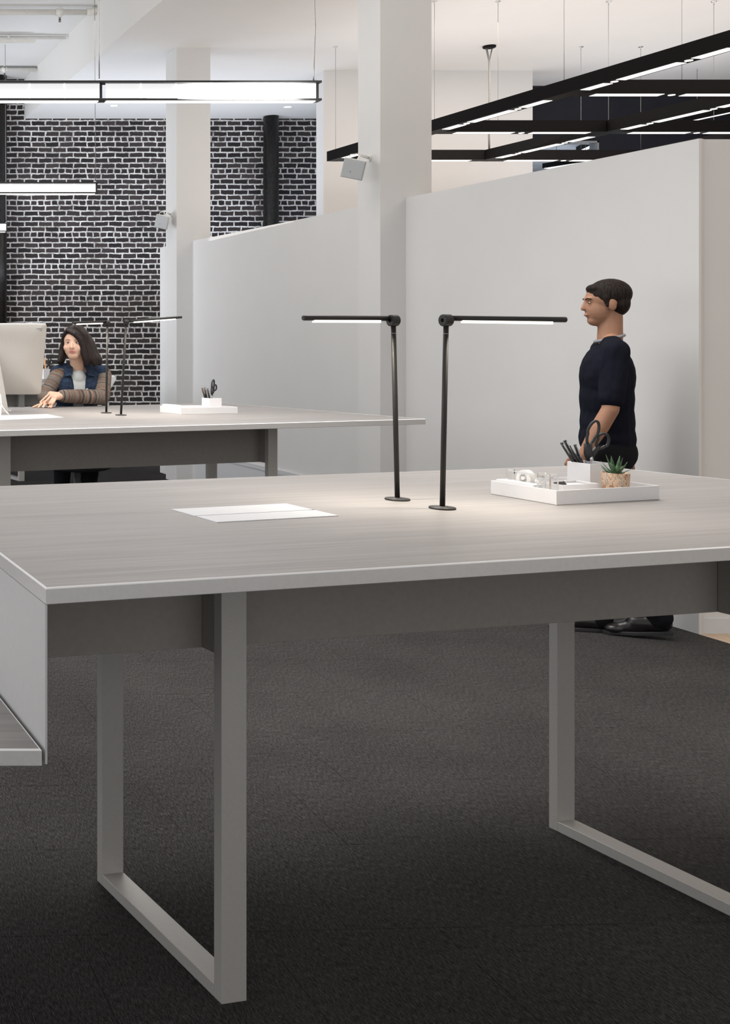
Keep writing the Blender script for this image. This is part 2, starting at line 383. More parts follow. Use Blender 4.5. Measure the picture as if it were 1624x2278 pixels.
def pot_mat():
    t = NT('copper_mottled_concrete').set(0.45, 0.25, 0.5)
    v = t.coord((1, 1, 0.5)); a = t.noise(v, 70, 5, 0.75); b = t.noise(v, 170, 3, 0.6)
    f = t.math('ADD', t.math('MULTIPLY', a, 0.7), t.math('MULTIPLY', b, 0.3))
    t.l(t.ramp(f, [(0.38, (0.10, 0.07, 0.055)), (0.46, (0.48, 0.27, 0.16)), (0.52, (0.72, 0.56, 0.40)), (0.57, (0.26, 0.21, 0.18)), (0.64, (0.80, 0.66, 0.46))]), t.b.inputs['Base Color']); t.bump(f, 0.5, 0.003); return t.m
def leaf_mat():
    t = NT('succulent_green').set(0.5, 0, 0.4)
    a = t.noise(t.coord((1, 1, 1)), 90, 3, 0.6)
    t.l(t.ramp(a, [(0.35, (0.035, 0.080, 0.045)), (0.58, (0.10, 0.19, 0.085)), (0.75, (0.24, 0.32, 0.14))]), t.b.inputs['Base Color']); return t.m
def planks_mat():
    t = NT('pale_wood_floor').set(0.4, 0, 0.4)
    a = t.noise(t.coord((40, 1.5, 1), 0.1, 'World'), 1, 3, 0.6)
    t.l(t.ramp(a, [(0.3, (0.42, 0.30, 0.20)), (0.7, (0.58, 0.44, 0.31))]), t.b.inputs['Base Color']); return t.m
def acrylic_mat():
    t = NT('clear_acrylic').set(0.04, 0, 0.5); t.b.inputs['Base Color'].default_value = (0.97, 0.975, 0.97, 1)
    t.b.inputs['Transmission Weight'].default_value = 0.95; t.b.inputs['IOR'].default_value = 1.18; return t.m
def smoke_glass():
    t = NT('window_glass').set(0.03, 0, 0.5); t.b.inputs['Base Color'].default_value = (0.85, 0.9, 0.95, 1)
    t.b.inputs['Transmission Weight'].default_value = 1.0; t.b.inputs['IOR'].default_value = 1.05; return t.m
def concrete_mat():
    t = NT('grey_concrete').set(0.8, 0, 0.2)
    a = t.noise(t.coord((1, 0.3, 1), 0, 'World'), 9, 5, 0.65)
    t.l(t.ramp(a, [(0.3, (0.36, 0.38, 0.41)), (0.7, (0.55, 0.57, 0.60))]), t.b.inputs['Base Color']); return t.m

M['carpet'] = carpet_mat(); M['brick'] = brick_mat(); M['steel_col'] = steel_col_mat(); M['knit'] = knit_mat(); M['denim'] = denim_mat()
M['hair'] = hair_mat('dark_brown_hair', (0.007, 0.004, 0.0035), (0.030, 0.017, 0.013)); M['hair_man'] = hair_mat('short_dark_hair', (0.008, 0.006, 0.005), (0.03, 0.022, 0.018))
M['pot'] = pot_mat(); M['leaf'] = leaf_mat(); M['planks'] = planks_mat(); M['acrylic'] = acrylic_mat(); M['glass'] = smoke_glass(); M['concrete'] = concrete_mat()

# ------------------------------------------------------------------ the room
BRY = 15.06                                   # brick wall distance
CZ, CZL = 4.462, 5.0                          # main ceiling, higher bay on the left
def wx(Y): return 4.004 - 0.117 * (Y - 7.877)           # face of the partition
def bx(Y): return 2.468 - 0.067 * (Y - BRY)             # face of the ceiling step
WTOP = 2.477; WEND = 5.536

struct(MB().poly([(-6, -2), (wx(-2), -2), (wx(12.2), 12.2), (8.2, 12.2), (8.2, BRY + 0.1), (-6, BRY + 0.1)], -0.06, 0.0).build('floor', M['carpet']))
struct(MB().poly([(wx(-2), -2), (12, -2), (12, 17), (8.2, 17), (8.2, 12.2), (wx(12.2), 12.2)], -0.06, 0.0).build('floor', M['planks']))
struct(MB().poly([(bx(-2), -2), (12.5, -2), (12.5, 17), (bx(17), 17)], CZ, CZL + 0.12).build('ceiling', M['ceil']))
struct(MB().poly([(-6, -2), (bx(-2), -2), (bx(17), 17), (-6, 17)], CZL, CZL + 0.12).build('ceiling', M['ceil']))
struct(MB().box(-6, 8.2, BRY, BRY + 0.12, 0, CZL).build('wall_back', M['brick']))
# partition
pw = MB().poly([(wx(WEND), WEND), (wx(WEND) + 0.012, WEND), (wx(WEND) + 0.1, WEND + 0.06), (wx(12.21) + 0.1, 12.21), (wx(12.21), 12.21)], 0, WTOP).build('wall_partition', M['wall']); struct(pw)
struct(MB().box(wx(WEND) + 0.013, 9.0, WEND + 0.022, WEND + 0.12, 0, WTOP).build('wall_return', M['wall']))
struct(MB().box(wx(WEND) + 0.03, 8.9, WEND + 0.012, WEND + 0.022, 0.0, 0.075).build('baseboard_return', M['white_metal']))
b = MB().poly([(wx(7.9) - 0.012, 7.9), (wx(7.9), 7.9), (wx(11.3), 11.3), (wx(11.3) - 0.012, 11.3)], 0, 0.30)
b.poly([(wx(7.9) - 0.020, 7.9), (wx(7.9), 7.9), (wx(11.3), 11.3), (wx(11.3) - 0.020, 11.3)], 0.30, 0.335)
struct(b.build('baseboard_partition', M['white_metal']))
# the two columns in front of the partition line
def column(pl, pf, pr, Y, name):
    x0 = (pl - CX) / FPX * Y; dep = 0.27
    xr = x0 + (pr - pl) * Y / FPX
    struct(MB().poly([(x0, Y), (xr, Y), (xr - 0.117 * dep, Y + dep), (x0 - 0.117 * dep, Y + dep)], 0, CZ).build(name, M['wall']))
column(846, 903, 960, 7.877, 'wall_column')
column(393, 433, 468, 11.38, 'wall_column')
# pale wall slab and the dark wall beyond the partition
struct(MB().poly([(5.36, 12.35), (7.69, 12.35), (7.66, 12.6), (5.345, 12.505)], 0, CZ).build('wall_far', M['wall']))
def dk(x0, x1, z0, z1): return (x0, x1, 13.1, 13.2, z0, z1)
wl, wr, wt, wb = 7.4, px(1330, 0, 13.1).x, px(0, 314, 13.1).z, 2.6
d = MB().box(*dk(6.9, wl, 0, CZ)).box(*dk(wr, 12.5, 0, CZ)).box(*dk(wl, wr, wt, CZ)).box(*dk(wl, wr, 0, wb))
struct(d.build('wall_dark', M['navy']))
struct(MB().box(12.4, 12.5, -2, 13.1, 0, CZ).build('wall_hall', M['navy']))
win = MB().box(wl, wr, 13.13, 13.14, wb, wt).build('window_1', M['glass']); struct(win)
struct(MB().box(wr - 0.02, wr, 13.08, 13.22, wb, wt).box(wl, wr, 13.08, 13.22, wt - 0.02, wt).build('trim_1', M['grey_metal']))
struct(MB().box(6.5, 11, 16.7, 16.8, 2.0, 4.0).build('wall_back_room', M['concrete']))
struct(MB().box(6.5, 11, 13.25, 16.8, 4.0, 4.1).build('ceiling_back_room', M['concrete']))

# ------------------------------------------------------------------ tables
TZ, ST = 1.03, 0.030                          # table height, slab thickness
def slab(root, pts, z, wood, name='tabletop'):
    "wood-faced top with an aluminium edge strip round it"
    c = sum((Vector((p[0], p[1], 0)) for p in pts), Vector()) / len(pts); n = len(pts)
    def inset(d):
        out = []
        P = [Vector((p[0], p[1])) for p in pts]
        for i in range(n):
            a, b_, c_ = P[i - 1], P[i], P[(i + 1) % n]
            e1 = (b_ - a).normalized(); e2 = (c_ - b_).normalized(); n1 = Vector((-e1.y, e1.x)); n2 = Vector((-e2.y, e2.x))
            q = (n1 + n2); q = q / max(q.dot(n1), 0.2); out.append(b_ + q * d)
        return out
    top = MB().poly(inset(0.003), z - ST + 0.001, z).build(name, wood, root)
    e = MB(); e.bm.free(); e.bm = bmesh.new(); bm = e.bm
    def band(bm, prof):
        rings = []
        for d, zz in prof: rings.append([bm.verts.new((p.x, p.y, zz)) for p in inset(d)])
        for A, B in zip(rings, rings[1:]):
            for i in range(n): bm.faces.new((A[i], A[(i + 1) % n], B[(i + 1) % n], B[i]))
        bmesh.ops.recalc_face_normals(bm, faces=bm.faces)
    band(bm, [(0.003, z - ST), (0.0012, z - ST), (0.0, z - ST + 0.0012), (0.0, z - 0.0026), (0.003, z - 0.0026)])
    e.build('edge_band', M['edge'], top)
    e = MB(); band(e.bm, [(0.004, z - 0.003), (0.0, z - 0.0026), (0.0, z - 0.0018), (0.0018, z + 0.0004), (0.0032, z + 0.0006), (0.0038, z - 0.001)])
    e.build('edge_highlight_lip', M['edge_highlight_lip'], top)  # bright edge highlight painted as a pale lip
    return top
LW, LT, LL = 0.0625, 0.030, 0.582             # leg bar width, thickness, frame length
def leg_frame(root, F):
    zt = TZ - ST
    f = MB().fbox(F, 0, LW, LT, LL - LT, 0, LT, 0.0015).build('leg_frame', M['steel_paint'], root)
    MB().fbox(F, 0, LW, LT, LL - LT, zt - LT, zt, 0.0015).build('top_bar', M['steel_paint'], f)
    for b0, b1 in ((0, LT), (LL - LT, LL)): MB().fbox(F, 0, LW, b0, b1, 0, zt, 0.0015).build('leg', M['steel_paint'], f)
    for b0, b1 in ((LT, 0.085), (LL - 0.085, LL - LT)): MB().fbox(F, 0.004, LW, b0, b1, 0.77, zt - LT, 0.003).build('bracket_plate', M['apron'], f)
    return f
def bench(label, group, FL, FR, BR, BL, P0, P1, m, wood, fill_ends=(0.0, 0.0)):
    root = thing('table', label, 'table', (P0[0], P0[1], 0), group)
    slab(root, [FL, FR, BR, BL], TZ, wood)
    u = Vector((P1[0] - P0[0], P1[1] - P0[1], 0)); L = u.length; u.normalize()
    F = Frame((P0[0], P0[1], 0), u, m)
    for a in (0.0, L): leg_frame(root, Frame(F(a, 0), u, m))
    a0, a1 = fill_ends
    def left_end(b):      # where the end of the top crosses this depth
        q_ = F(0, b); e_ = (BL - FL); dn_ = F.u.x * -e_.y + F.u.y * e_.x
        t_ = ((FL.x - q_.x) * -e_.y + (FL.y - q_.y) * e_.x) / dn_
        return t_ + 0.0075
    a0 = max(a0, left_end(0.085), left_end(0.103)); ab = max(a0, left_end(LL - 0.085), left_end(LL - 0.103))
    MB().fbox(F, a0, a1, 0.085, 0.103, 0.77, TZ - ST, 0.001).build('apron', M['apron'], root)
    MB().fbox(F, ab, a1 - 0.1, LL - 0.103, LL - 0.085, 0.77, TZ - ST, 0.001).build('apron', M['apron'], root)
    return root, F

# near table
FL = on(102, 1308.5, TZ); BL = on(-189, 1088, TZ); BR = on(1312, 1034.6, TZ)
er = Vector((1055, -2465, 0)).normalized()
# right front corner: front edge line meets right end line
fu = (on(1624, 1216.5, TZ) - FL).normalized()
def meet(p, d, q, e):
    A = Matrix(((d.x, -e.x), (d.y, -e.y))); r = A.inverted() @ Vector((q.x - p.x, q.y - p.y)); return p + d * r[0]
FR = meet(FL, fu, BR, er)
ang1 = math.atan2(fu.y, fu.x)
M['wood'] = wood_mat('grey_oak_laminate', ang1)
P0 = on(493, 2235, 0.0); back_l = on(216, 1959, 0.0)
mdir = (back_l - P0).normalized()
P1 = on(1221, 1840.5, 0.0) - mdir * LL
T1, F1 = bench('near grey oak topped table with the succulent tray and open rectangular leg frames', 'long tapered tables', FL, FR, BR, BL, P0, P1, mdir, M['wood'], (-0.7, 2.05))
# end panel that drops from the left end
el = (BL - FL).normalized(); Fe = Frame((FL.x, FL.y, 0), (-el.y * -1, el.x * -1), (el.x, el.y))
Fe.u = Vector((el.y, -el.x, 0))
MB().fbox(Fe, 0.0, 0.004, 0.004, 1.28, 0.712, TZ - ST - 0.0005).build('end_panel', M['panel'], T1)
# flap covers of the socket box, flush in the top
q = [on(381, 1134.3, TZ), on(483, 1163.3, TZ), on(753, 1148.5, TZ), on(637, 1121.8, TZ)]
def lerp(a, b_, t): return a + (b_ - a) * t
for t0, t1 in ((0.0, 0.53), (0.56, 1.0)):
    qq = [lerp(q[0], q[1], t0), lerp(q[0], q[1], t1), lerp(q[3], q[2], t1), lerp(q[3], q[2], t0)]
    MB().poly([(p.x, p.y) for p in qq][::1], TZ - 0.006, TZ + 0.0025, 0.0006).build('cable_flap', M['white_metal'], T1)
qc = lerp(q[3], q[2], 0.545); MB().poly([(qc.x - 0.012, qc.y - 0.002), (qc.x + 0.004, qc.y + 0.002), (qc.x + 0.002, qc.y + 0.012), (qc.x - 0.014, qc.y + 0.008)], TZ, TZ + 0.002).build('flap_notch', M['gloss_black'], T1)

# low desk against the end panel
LZ = 0.74
c0 = on(98, 1667.5, LZ); back = Vector((c0.x, c0.y, 0)) + el * 1.27
D1 = thing('desk', 'lower grey oak desk butting against the silver end panel of the near table', 'desk', (c0.x - 0.8, c0.y + 0.6, 0))
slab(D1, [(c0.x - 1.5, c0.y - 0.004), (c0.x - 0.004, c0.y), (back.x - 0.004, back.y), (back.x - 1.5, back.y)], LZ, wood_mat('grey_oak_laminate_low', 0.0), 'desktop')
for s in (-1.42, -0.55):
    FD = Frame((c0.x + s, c0.y + 0.35, 0), (1, 0)); zt = LZ - ST
    f = MB().fbox(FD, 0, LW, LT, LL - LT, 0, LT).build('leg_frame', M['steel_paint'], D1); MB().fbox(FD, 0, LW, LT, LL - LT, zt - LT, zt).build('top_bar', M['steel_paint'], f)
    MB().fbox(FD, 0, LW, 0, LT, 0, zt).build('leg', M['steel_paint'], f); MB().fbox(FD, 0, LW, LL - LT, LL, 0, zt).build('leg', M['steel_paint'], f)

# second table
FR2 = on(946.7, 931.9, TZ); pf = on(0, 957.7, TZ); BR2 = on(500, 897, TZ)
u2 = (FR2 - pf).normalized(); FL2 = FR2 - u2 * 2.89; BL2 = BR2 - u2 * 2.5
n2 = Vector((-u2.y, u2.x, 0)); ang2 = math.atan2(u2.y, u2.x)
def ray_meet(x, p, d):    # where the sight line of photo column x crosses a ground line
    return meet(Vector((0, 0, 0)), Vector(((x - CX) / FPX, 1, 0)), Vector((p.x, p.y, 0)), d)
line = pf + n2 * 0.347
P1b = ray_meet(597, line, u2); P0b = ray_meet(24, line, u2) - u2 * LW
M['wood2'] = wood_mat('grey_oak_laminate_far', ang2)
aL = (P1b - P0b).length
T2, F2 = bench('second grey oak topped table with the computer, in front of the seated woman', 'long tapered tables', FL2, FR2, BR2, BL2, P0b, P1b, n2, M['wood2'], (-0.5, aL + LW))
q2 = [on(-120, 928, TZ), on(-60, 938, TZ), on(142, 929.5, TZ), on(105, 922, TZ)]
MB().poly([(p.x, p.y) for p in q2], TZ - 0.006, TZ + 0.0025).build('cable_flap', M['white_metal'], T2)

# third table, far behind the woman
p3 = on(97, 851.5, TZ); u3 = Vector((0.955, 0.297, 0)); n3 = Vector((-0.297, 0.955, 0))
FR3 = p3 + u3 * 0.62; FL3 = FR3 - u3 * 2.89; BR3 = FR3 + n3 * 1.45 - u3 * 0.2; BL3 = FL3 + n3 * 1.45 + u3 * 0.2
T3, F3 = bench('far grey topped table by the brick wall, behind the seated woman', 'long tapered tables', FL3, FR3, BR3, BL3, FR3 + n3 * 0.347 - u3 * 2.3, FR3 + n3 * 0.347 - u3 * 0.72, n3, wood_mat('grey_oak_laminate_third', math.atan2(0.297, 0.955)), (-0.4, 2.1))

pd0 = on(487, 1075, 0.0); pd1 = px(588, 0, pd0.y)  # plain black box with two front panels
pdt = thing('dark_box', 'low black pedestal cabinet on the floor behind the second table\'s right leg', 'cabinet', (pd0.x, pd0.y, 0))
MB().box(pd0.x, pd1.x, pd0.y, pd0.y + 0.45, 0.02, 0.40, 0.004).build('box_body', M['gloss_black'], pdt)
for z_ in (0.04, 0.22): MB().box(pd0.x + 0.01, pd1.x - 0.01, pd0.y - 0.015, pd0.y, z_, z_ + 0.165, 0.003).build('front_panel', M['gloss_black'], pdt)

# ------------------------------------------------------------------ desk lamps
DESK_W = 1.2
def desk_lamp(label, base, head, arm_dir, arm_len, hub_dir, sag=0.0, z=TZ):
    "black pole lamp: base, pole, hub and a thin arm with a light strip under it"
    t = thing('desk_lamp', label, 'lamp', (base.x, base.y, z), 'black desk lamps')
    B = Vector((base.x, base.y, z))
    MB().lathe(B, (0, 0, 1), [(0.032, 0), (0.0325, 0.002), (0.0315, 0.0045), (0.014, 0.0052), (0.013, 0.0068), (0.0, 0.0068)], 40).build('base', M['lamp_black'], t, True)
    H = Vector(head); ax = (H - B).normalized()
    MB().tube([B + ax * 0.006, H - ax * 0.012], 0.0066, 20).build('pole', M['lamp_black'], t)
    MB().tube([H - ax * 0.036, H - ax * 0.0345], 0.0068, 20).build('pole_joint', M['grey_print'], t)
    h = Vector(hub_dir).normalized()
    MB().lathe(H - h * 0.012, h, [(0.0045, 0.006), (0.0055, 0.0), (0.0135, 0.0), (0.016, 0.002), (0.016, 0.022), (0.0145, 0.024), (0.0, 0.024)], 32).build('hub', M['lamp_black'], t, False)
    a = Vector(arm_dir); a = Vector((a.x, a.y, sag)).normalized(); s0 = H + Vector((0, 0, 0.006)) + Vector((0, 0.006, 0)); e0 = s0 + a * arm_len
    arm = MB().tube([s0, e0 - a * 0.002, e0], [0.0072, 0.0072, 0.0062], 16).build('arm', M['lamp_black'], t)
    side = a.cross(Vector((0, 0, 1))).normalized(); dn = side.cross(a).normalized()
    if dn.z > 0: dn = -dn
    i0, i1 = s0 + a * (arm_len * 0.14), s0 + a * (arm_len * 0.885)
    lo = [i0 + side * 0.0045 + dn * 0.0040, i1 + side * 0.0045 + dn * 0.0040, i1 - side * 0.0045 + dn * 0.0040, i0 - side * 0.0045 + dn * 0.0040]
    MB().hexa([p + dn * 0.0085 for p in lo], lo).build('light_strip', M['desk_led'], arm)
    l = bpy.data.lights.new('desk_lamp_light', 'AREA'); l.shape = 'RECTANGLE'; l.size = (i1 - i0).length; l.size_y = 0.008; l.energy = DESK_W; l.color = (1.0, 0.9, 0.76); l.spread = math.radians(105)
    lo_ = bpy.data.objects.new('desk_lamp_light', l); C.objects.link(lo_); lo_.location = (i0 + i1) / 2 + dn * 0.0165
    lo_.rotation_euler = Matrix((a, dn.cross(a) * -1, -dn)).transposed().to_euler()
    return t
lb = on(884, 1112, TZ); lh = px(875, 713, lb.y - 0.005)
rb = on(984, 1131.5, TZ); rh = px(992.5, 712.5, rb.y - 0.005)
desk_lamp('black desk lamp on the near table with its lit arm pointing left', lb, lh, (-0.972, -0.235, 0), 0.284, (1, 0.25, 0))
desk_lamp('black desk lamp on the near table with its lit arm pointing right', rb, rh, (0.99, -0.10, 0), 0.302, (1, 0.25, 0), -0.016)
lb2 = on(236.5, 919, TZ); lh2 = px(239, 718, lb2.y)
rb2 = on(269, 924, TZ); rh2 = px(280.5, 717, rb2.y)
desk_lamp('black desk lamp on the second table with its lit arm over the woman\'s head', lb2, lh2, (-0.90, -0.42, 0), 0.255, (1, 0.25, 0), -0.03)
desk_lamp('black desk lamp on the second table, lit arm rising to the right', rb2, rh2, (0.93, -0.20, 0), 0.315, (1, 0.25, 0), 0.07)

# ------------------------------------------------------------------ trays and what is in them
def scissors(o, label, P, side, up, S=1.0, r=0.0036):
    "handles up, blades down in the cup; side and up span the flat plane of the scissors"
    side = Vector(side).normalized(); up = Vector(up).normalized()
    t = thing('scissors', label, 'scissors', P, None)
    def L(cx, cy, rx, ry, rot, n=28):
        out = []
        for k in range(n):
            a = 2 * math.pi * k / n; x, y = rx * math.cos(a), ry * math.sin(a)
            if y < 0: x *= 0.8
            X = cx + x * math.cos(rot) - y * math.sin(rot); Y = cy + x * math.sin(rot) + y * math.cos(rot)
            out.append(P + side * (X * S) + up * (Y * S))
        return out
    h1 = MB().tube(L(0.008, 0.061, 0.0145, 0.029, -0.38), r * S, 10, True)
    h1.tube([P + side * (-0.004 * S) + up * (0.036 * S), P + side * (-0.003 * S) + up * (0.012 * S), P + side * (0.001 * S) + up * (-0.004 * S)], [0.0085 * S, 0.0085 * S, 0.007 * S], 10)
    h1.build('handle', M['rubber'], t)
    h2 = MB().tube(L(0.036, 0.040, 0.0165, 0.0195, -0.75), r * S, 10, True)
    h2.tube([P + side * (0.024 * S) + up * (0.028 * S), P + side * (0.012 * S) + up * (0.014 * S), P + side * (0.003 * S) + up * (0.002 * S)], [0.0055 * S, 0.006 * S, 0.006 * S], 10)
    h2.build('handle', M['rubber'], t)
    n = side.cross(up).normalized()
    if n.y > 0: n = -n
    MB().lathe(P + n * 0.0075 * S, n, [(0.0052 * S, 0), (0.0052 * S, 0.001), (0.004 * S, 0.0018), (0, 0.0018)], 20).build('screw', M['chrome'], t, True)
    for s in (-1, 1):
        a, b_ = P + side * (0.004 * s * S), P - up * (0.062 * S) + side * (0.002 * s * S)
        w = side * 0.005 * S; d = n * 0.001
        MB().hexa([a - w - d, a + w - d, a + w + d, a - w + d], [b_ - w * 0.2 - d, b_ + w * 0.2 - d, b_ + w * 0.2 + d, b_ - w * 0.2 + d]).build('blade', M['chrome'], t)
    return t
def pen(label, p0, p1, r, mat, grp, tip=None):
    t = thing('pen', label, 'pen', p0, grp); d = (Vector(p1) - Vector(p0)); Lg = d.length
    MB().lathe(p0, d, [(0.0008, 0), (r * 0.7, 0.010), (r, 0.016), (r, Lg * 0.62), (r * 0.95, Lg * 0.63), (r, Lg * 0.64), (r * 0.95, Lg), (0, Lg)], 12).build('barrel', mat, t, True)
    side = d.cross(Vector((0, 1, 0))).normalized(); dn = d.normalized(); f = Vector((0, -1, 0)); f = (f - dn * f.dot(dn)).normalized()
    a = Vector(p1) - dn * 0.004 + f * (r + 0.0012); b_ = Vector(p1) - dn * 0.040 + f * (r + 0.0012)
    MB().tube([a - f * 0.0014, a, b_], 0.0010, 6).build('clip', tip or M['chrome'], t)
    return t
def open_box(F, a0, a1, b0, b1, z0, z1, w):
    m = MB(); b = m.bm
    def ring_(i_, z): return [b.verts.new(F(a, c, z)) for a, c in ((a0 + i_, b0 + i_), (a1 - i_, b0 + i_), (a1 - i_, b1 - i_), (a0 + i_, b1 - i_))]
    e_ = 0.0005
    R = [ring_(e_, z0), ring_(0, z0 + e_), ring_(0, z1 - e_), ring_(e_, z1), ring_(w - e_, z1), ring_(w, z1 - e_), ring_(w, z0 + w)]
    b.faces.new(R[0][::-1]); b.faces.new(R[-1])
    for A, B in zip(R, R[1:]):
        for k in range(4): b.faces.new((A[k], A[(k + 1) % 4], B[(k + 1) % 4], B[k]))
    bmesh.ops.recalc_face_normals(b, faces=b.faces)
    return m

tFL = on(1238, 1124, TZ); tFR = on(1467, 1111.5, TZ); tBL = on(1092, 1099, TZ)
FT = Frame((tFL.x, tFL.y, 0), tFR - tFL, tBL - tFL); TWd = (tFR - tFL).length; TD = (tBL - tFL).length
z0 = TZ + 0.0006; zi = z0 + 0.004
tag(open_box(FT, 0, TWd, 0, TD, z0, z0 + 0.0385, 0.004).build('tray', M['white_plastic']), 'white desk tray on the near table holding the succulent and pens', 'tray')
tag(MB().fbox(FT, 0.006, 0.036, 0.080, 0.208, zi, z0 + 0.0440, 0.001).build('storage_block', M['white_plastic']), 'long white block at the left end inside the near tray', 'box')
# tape dispenser of clear acrylic with a roll in it
td = thing('tape_dispenser', 'clear acrylic tape dispenser holding a white roll in the near tray', 'tape dispenser', FT(0.055, 0.15, zi))
a = MB()
for b0_, b1_ in ((0.100, 0.107), (0.199, 0.206)): a.fbox(FT, 0.040, 0.066, b0_, b1_, zi, zi + 0.066)
a.fbox(FT, 0.0405, 0.0655, 0.107, 0.199, zi, zi + 0.006); a.build('acrylic_case', M['acrylic'], td)
MB().fbox(FT, 0.041, 0.043, 0.107, 0.199, zi + 0.0635, zi + 0.066).build('acrylic_rim', M['white_metal'], td)
rc = FT(0.044, 0.150, zi + 0.048); axu = FT.u
def ring(o, ax, r0, r1, w, seg=40): return MB().lathe(o, ax, [(r0, 0), (r1, 0), (r1, w), (r0, w), (r0, 0)], seg)
roll = ring(rc, axu, 0.012, 0.0235, 0.019).build('tape_roll', M['tape'], td, False)
ring(rc + axu * 0.0005, axu, 0.0085, 0.0118, 0.018).build('roll_core', M['acrylic'], roll, False)
MB().tube([rc - axu * 0.003, rc + axu * 0.023], 0.0055, 16).build('spindle', M['white_plastic'], td)
# second clear acrylic piece
ac = thing('card_holder', 'small clear acrylic holder with two uprights at the front left of the near tray', 'holder', FT(0.03, 0.04, zi))
a = MB()
for b0_, b1_ in ((0.026, 0.032), (0.066, 0.072)): a.fbox(FT, 0.010, 0.036, b0_, b1_, zi, zi + 0.074)
a.fbox(FT, 0.0105, 0.0355, 0.032, 0.066, zi, zi + 0.006).fbox(FT, 0.0105, 0.0355, 0.032, 0.066, zi + 0.064, zi + 0.069); a.build('acrylic_frame', M['acrylic'], ac)
# low white box with a dark clip
tag(open_box(FT, 0.105, 0.235, 0.075, 0.150, zi, zi + 0.036, 0.003).build('clip_box', M['white_plastic']), 'low open white box in the middle of the near tray', 'box')
MB().fbox(FT, 0.110, 0.230, 0.080, 0.145, zi + 0.0032, zi + 0.030).build('box_filling', M['white_plastic'])
bc = bpy.data.objects['box_filling']; bc.parent = bpy.data.objects['clip_box']; bc.matrix_parent_inverse = world_of(bc.parent).inverted()
cl = thing('binder_clip', 'black binder clip lying on the low white box in the near tray', 'clip', FT(0.13, 0.11, zi + 0.0302))
MB().hexa([FT(0.118, 0.100, zi + 0.0303), FT(0.150, 0.100, zi + 0.0303), FT(0.150, 0.124, zi + 0.0303), FT(0.118, 0.124, zi + 0.0303)], [FT(0.118, 0.109, zi + 0.040), FT(0.150, 0.109, zi + 0.040), FT(0.150, 0.115, zi + 0.040), FT(0.118, 0.115, zi + 0.040)]).build('clip_body', M['gloss_black'], cl)
MB().tube([FT(0.146, 0.110, zi + 0.041), FT(0.156, 0.106, zi + 0.044), FT(0.162, 0.112, zi + 0.042)], 0.0012, 8).build('clip_wire', M['chrome'], cl)
# pen cup
ca, cb, cs, ch = 0.262, 0.125, 0.080, 0.084
tag(open_box(FT, ca, ca + cs, cb, cb + 0.076, zi, zi + ch, 0.003).build('pen_cup', M['white_plastic']), 'square white pen cup in the near tray, behind the succulent', 'cup')
zt = zi + ch
cup_rim = FT(ca + 0.02, cb + 0.05, zt)
for k, (tx, ty, bx_, r, mt, tip, lb_) in enumerate([
        (1249, 985, 1275, 0.0042, M['gloss_black'], M['chrome'], 'leftmost glossy black pen in the near white cup'),
        (1256, 980, 1283, 0.0045, M['gloss_black'], M['chrome'], 'tallest black pen with a bright clip in the near white cup'),
        (1266, 992, 1290, 0.0040, M['gloss_black'], M['chrome'], 'short black pen beside the tallest pen in the near white cup'),
        (1279, 989, 1293, 0.0044, M['rubber'], M['blue_pen'], 'grey topped black marker nearest the scissors in the near cup')]):
    Yp = FT(ca + 0.03, cb + 0.055).y
    p1 = px(tx, ty, Yp + 0.004 * k); pr_ = px(bx_, 1027, Yp)
    dd = (pr_ - p1).normalized(); p0 = pr_ + dd * 0.050
    pen(lb_, p0, p1, r, mt, 'pens in the near cup', tip)
Ys = FT(ca + 0.045, cb + 0.045).y
scissors('scissors', 'black handled scissors standing open in the near white cup', px(1310, 1020, Ys), (1, 0.2, 0), (0.0, -0.05, 1), 1.24, 0.0031)
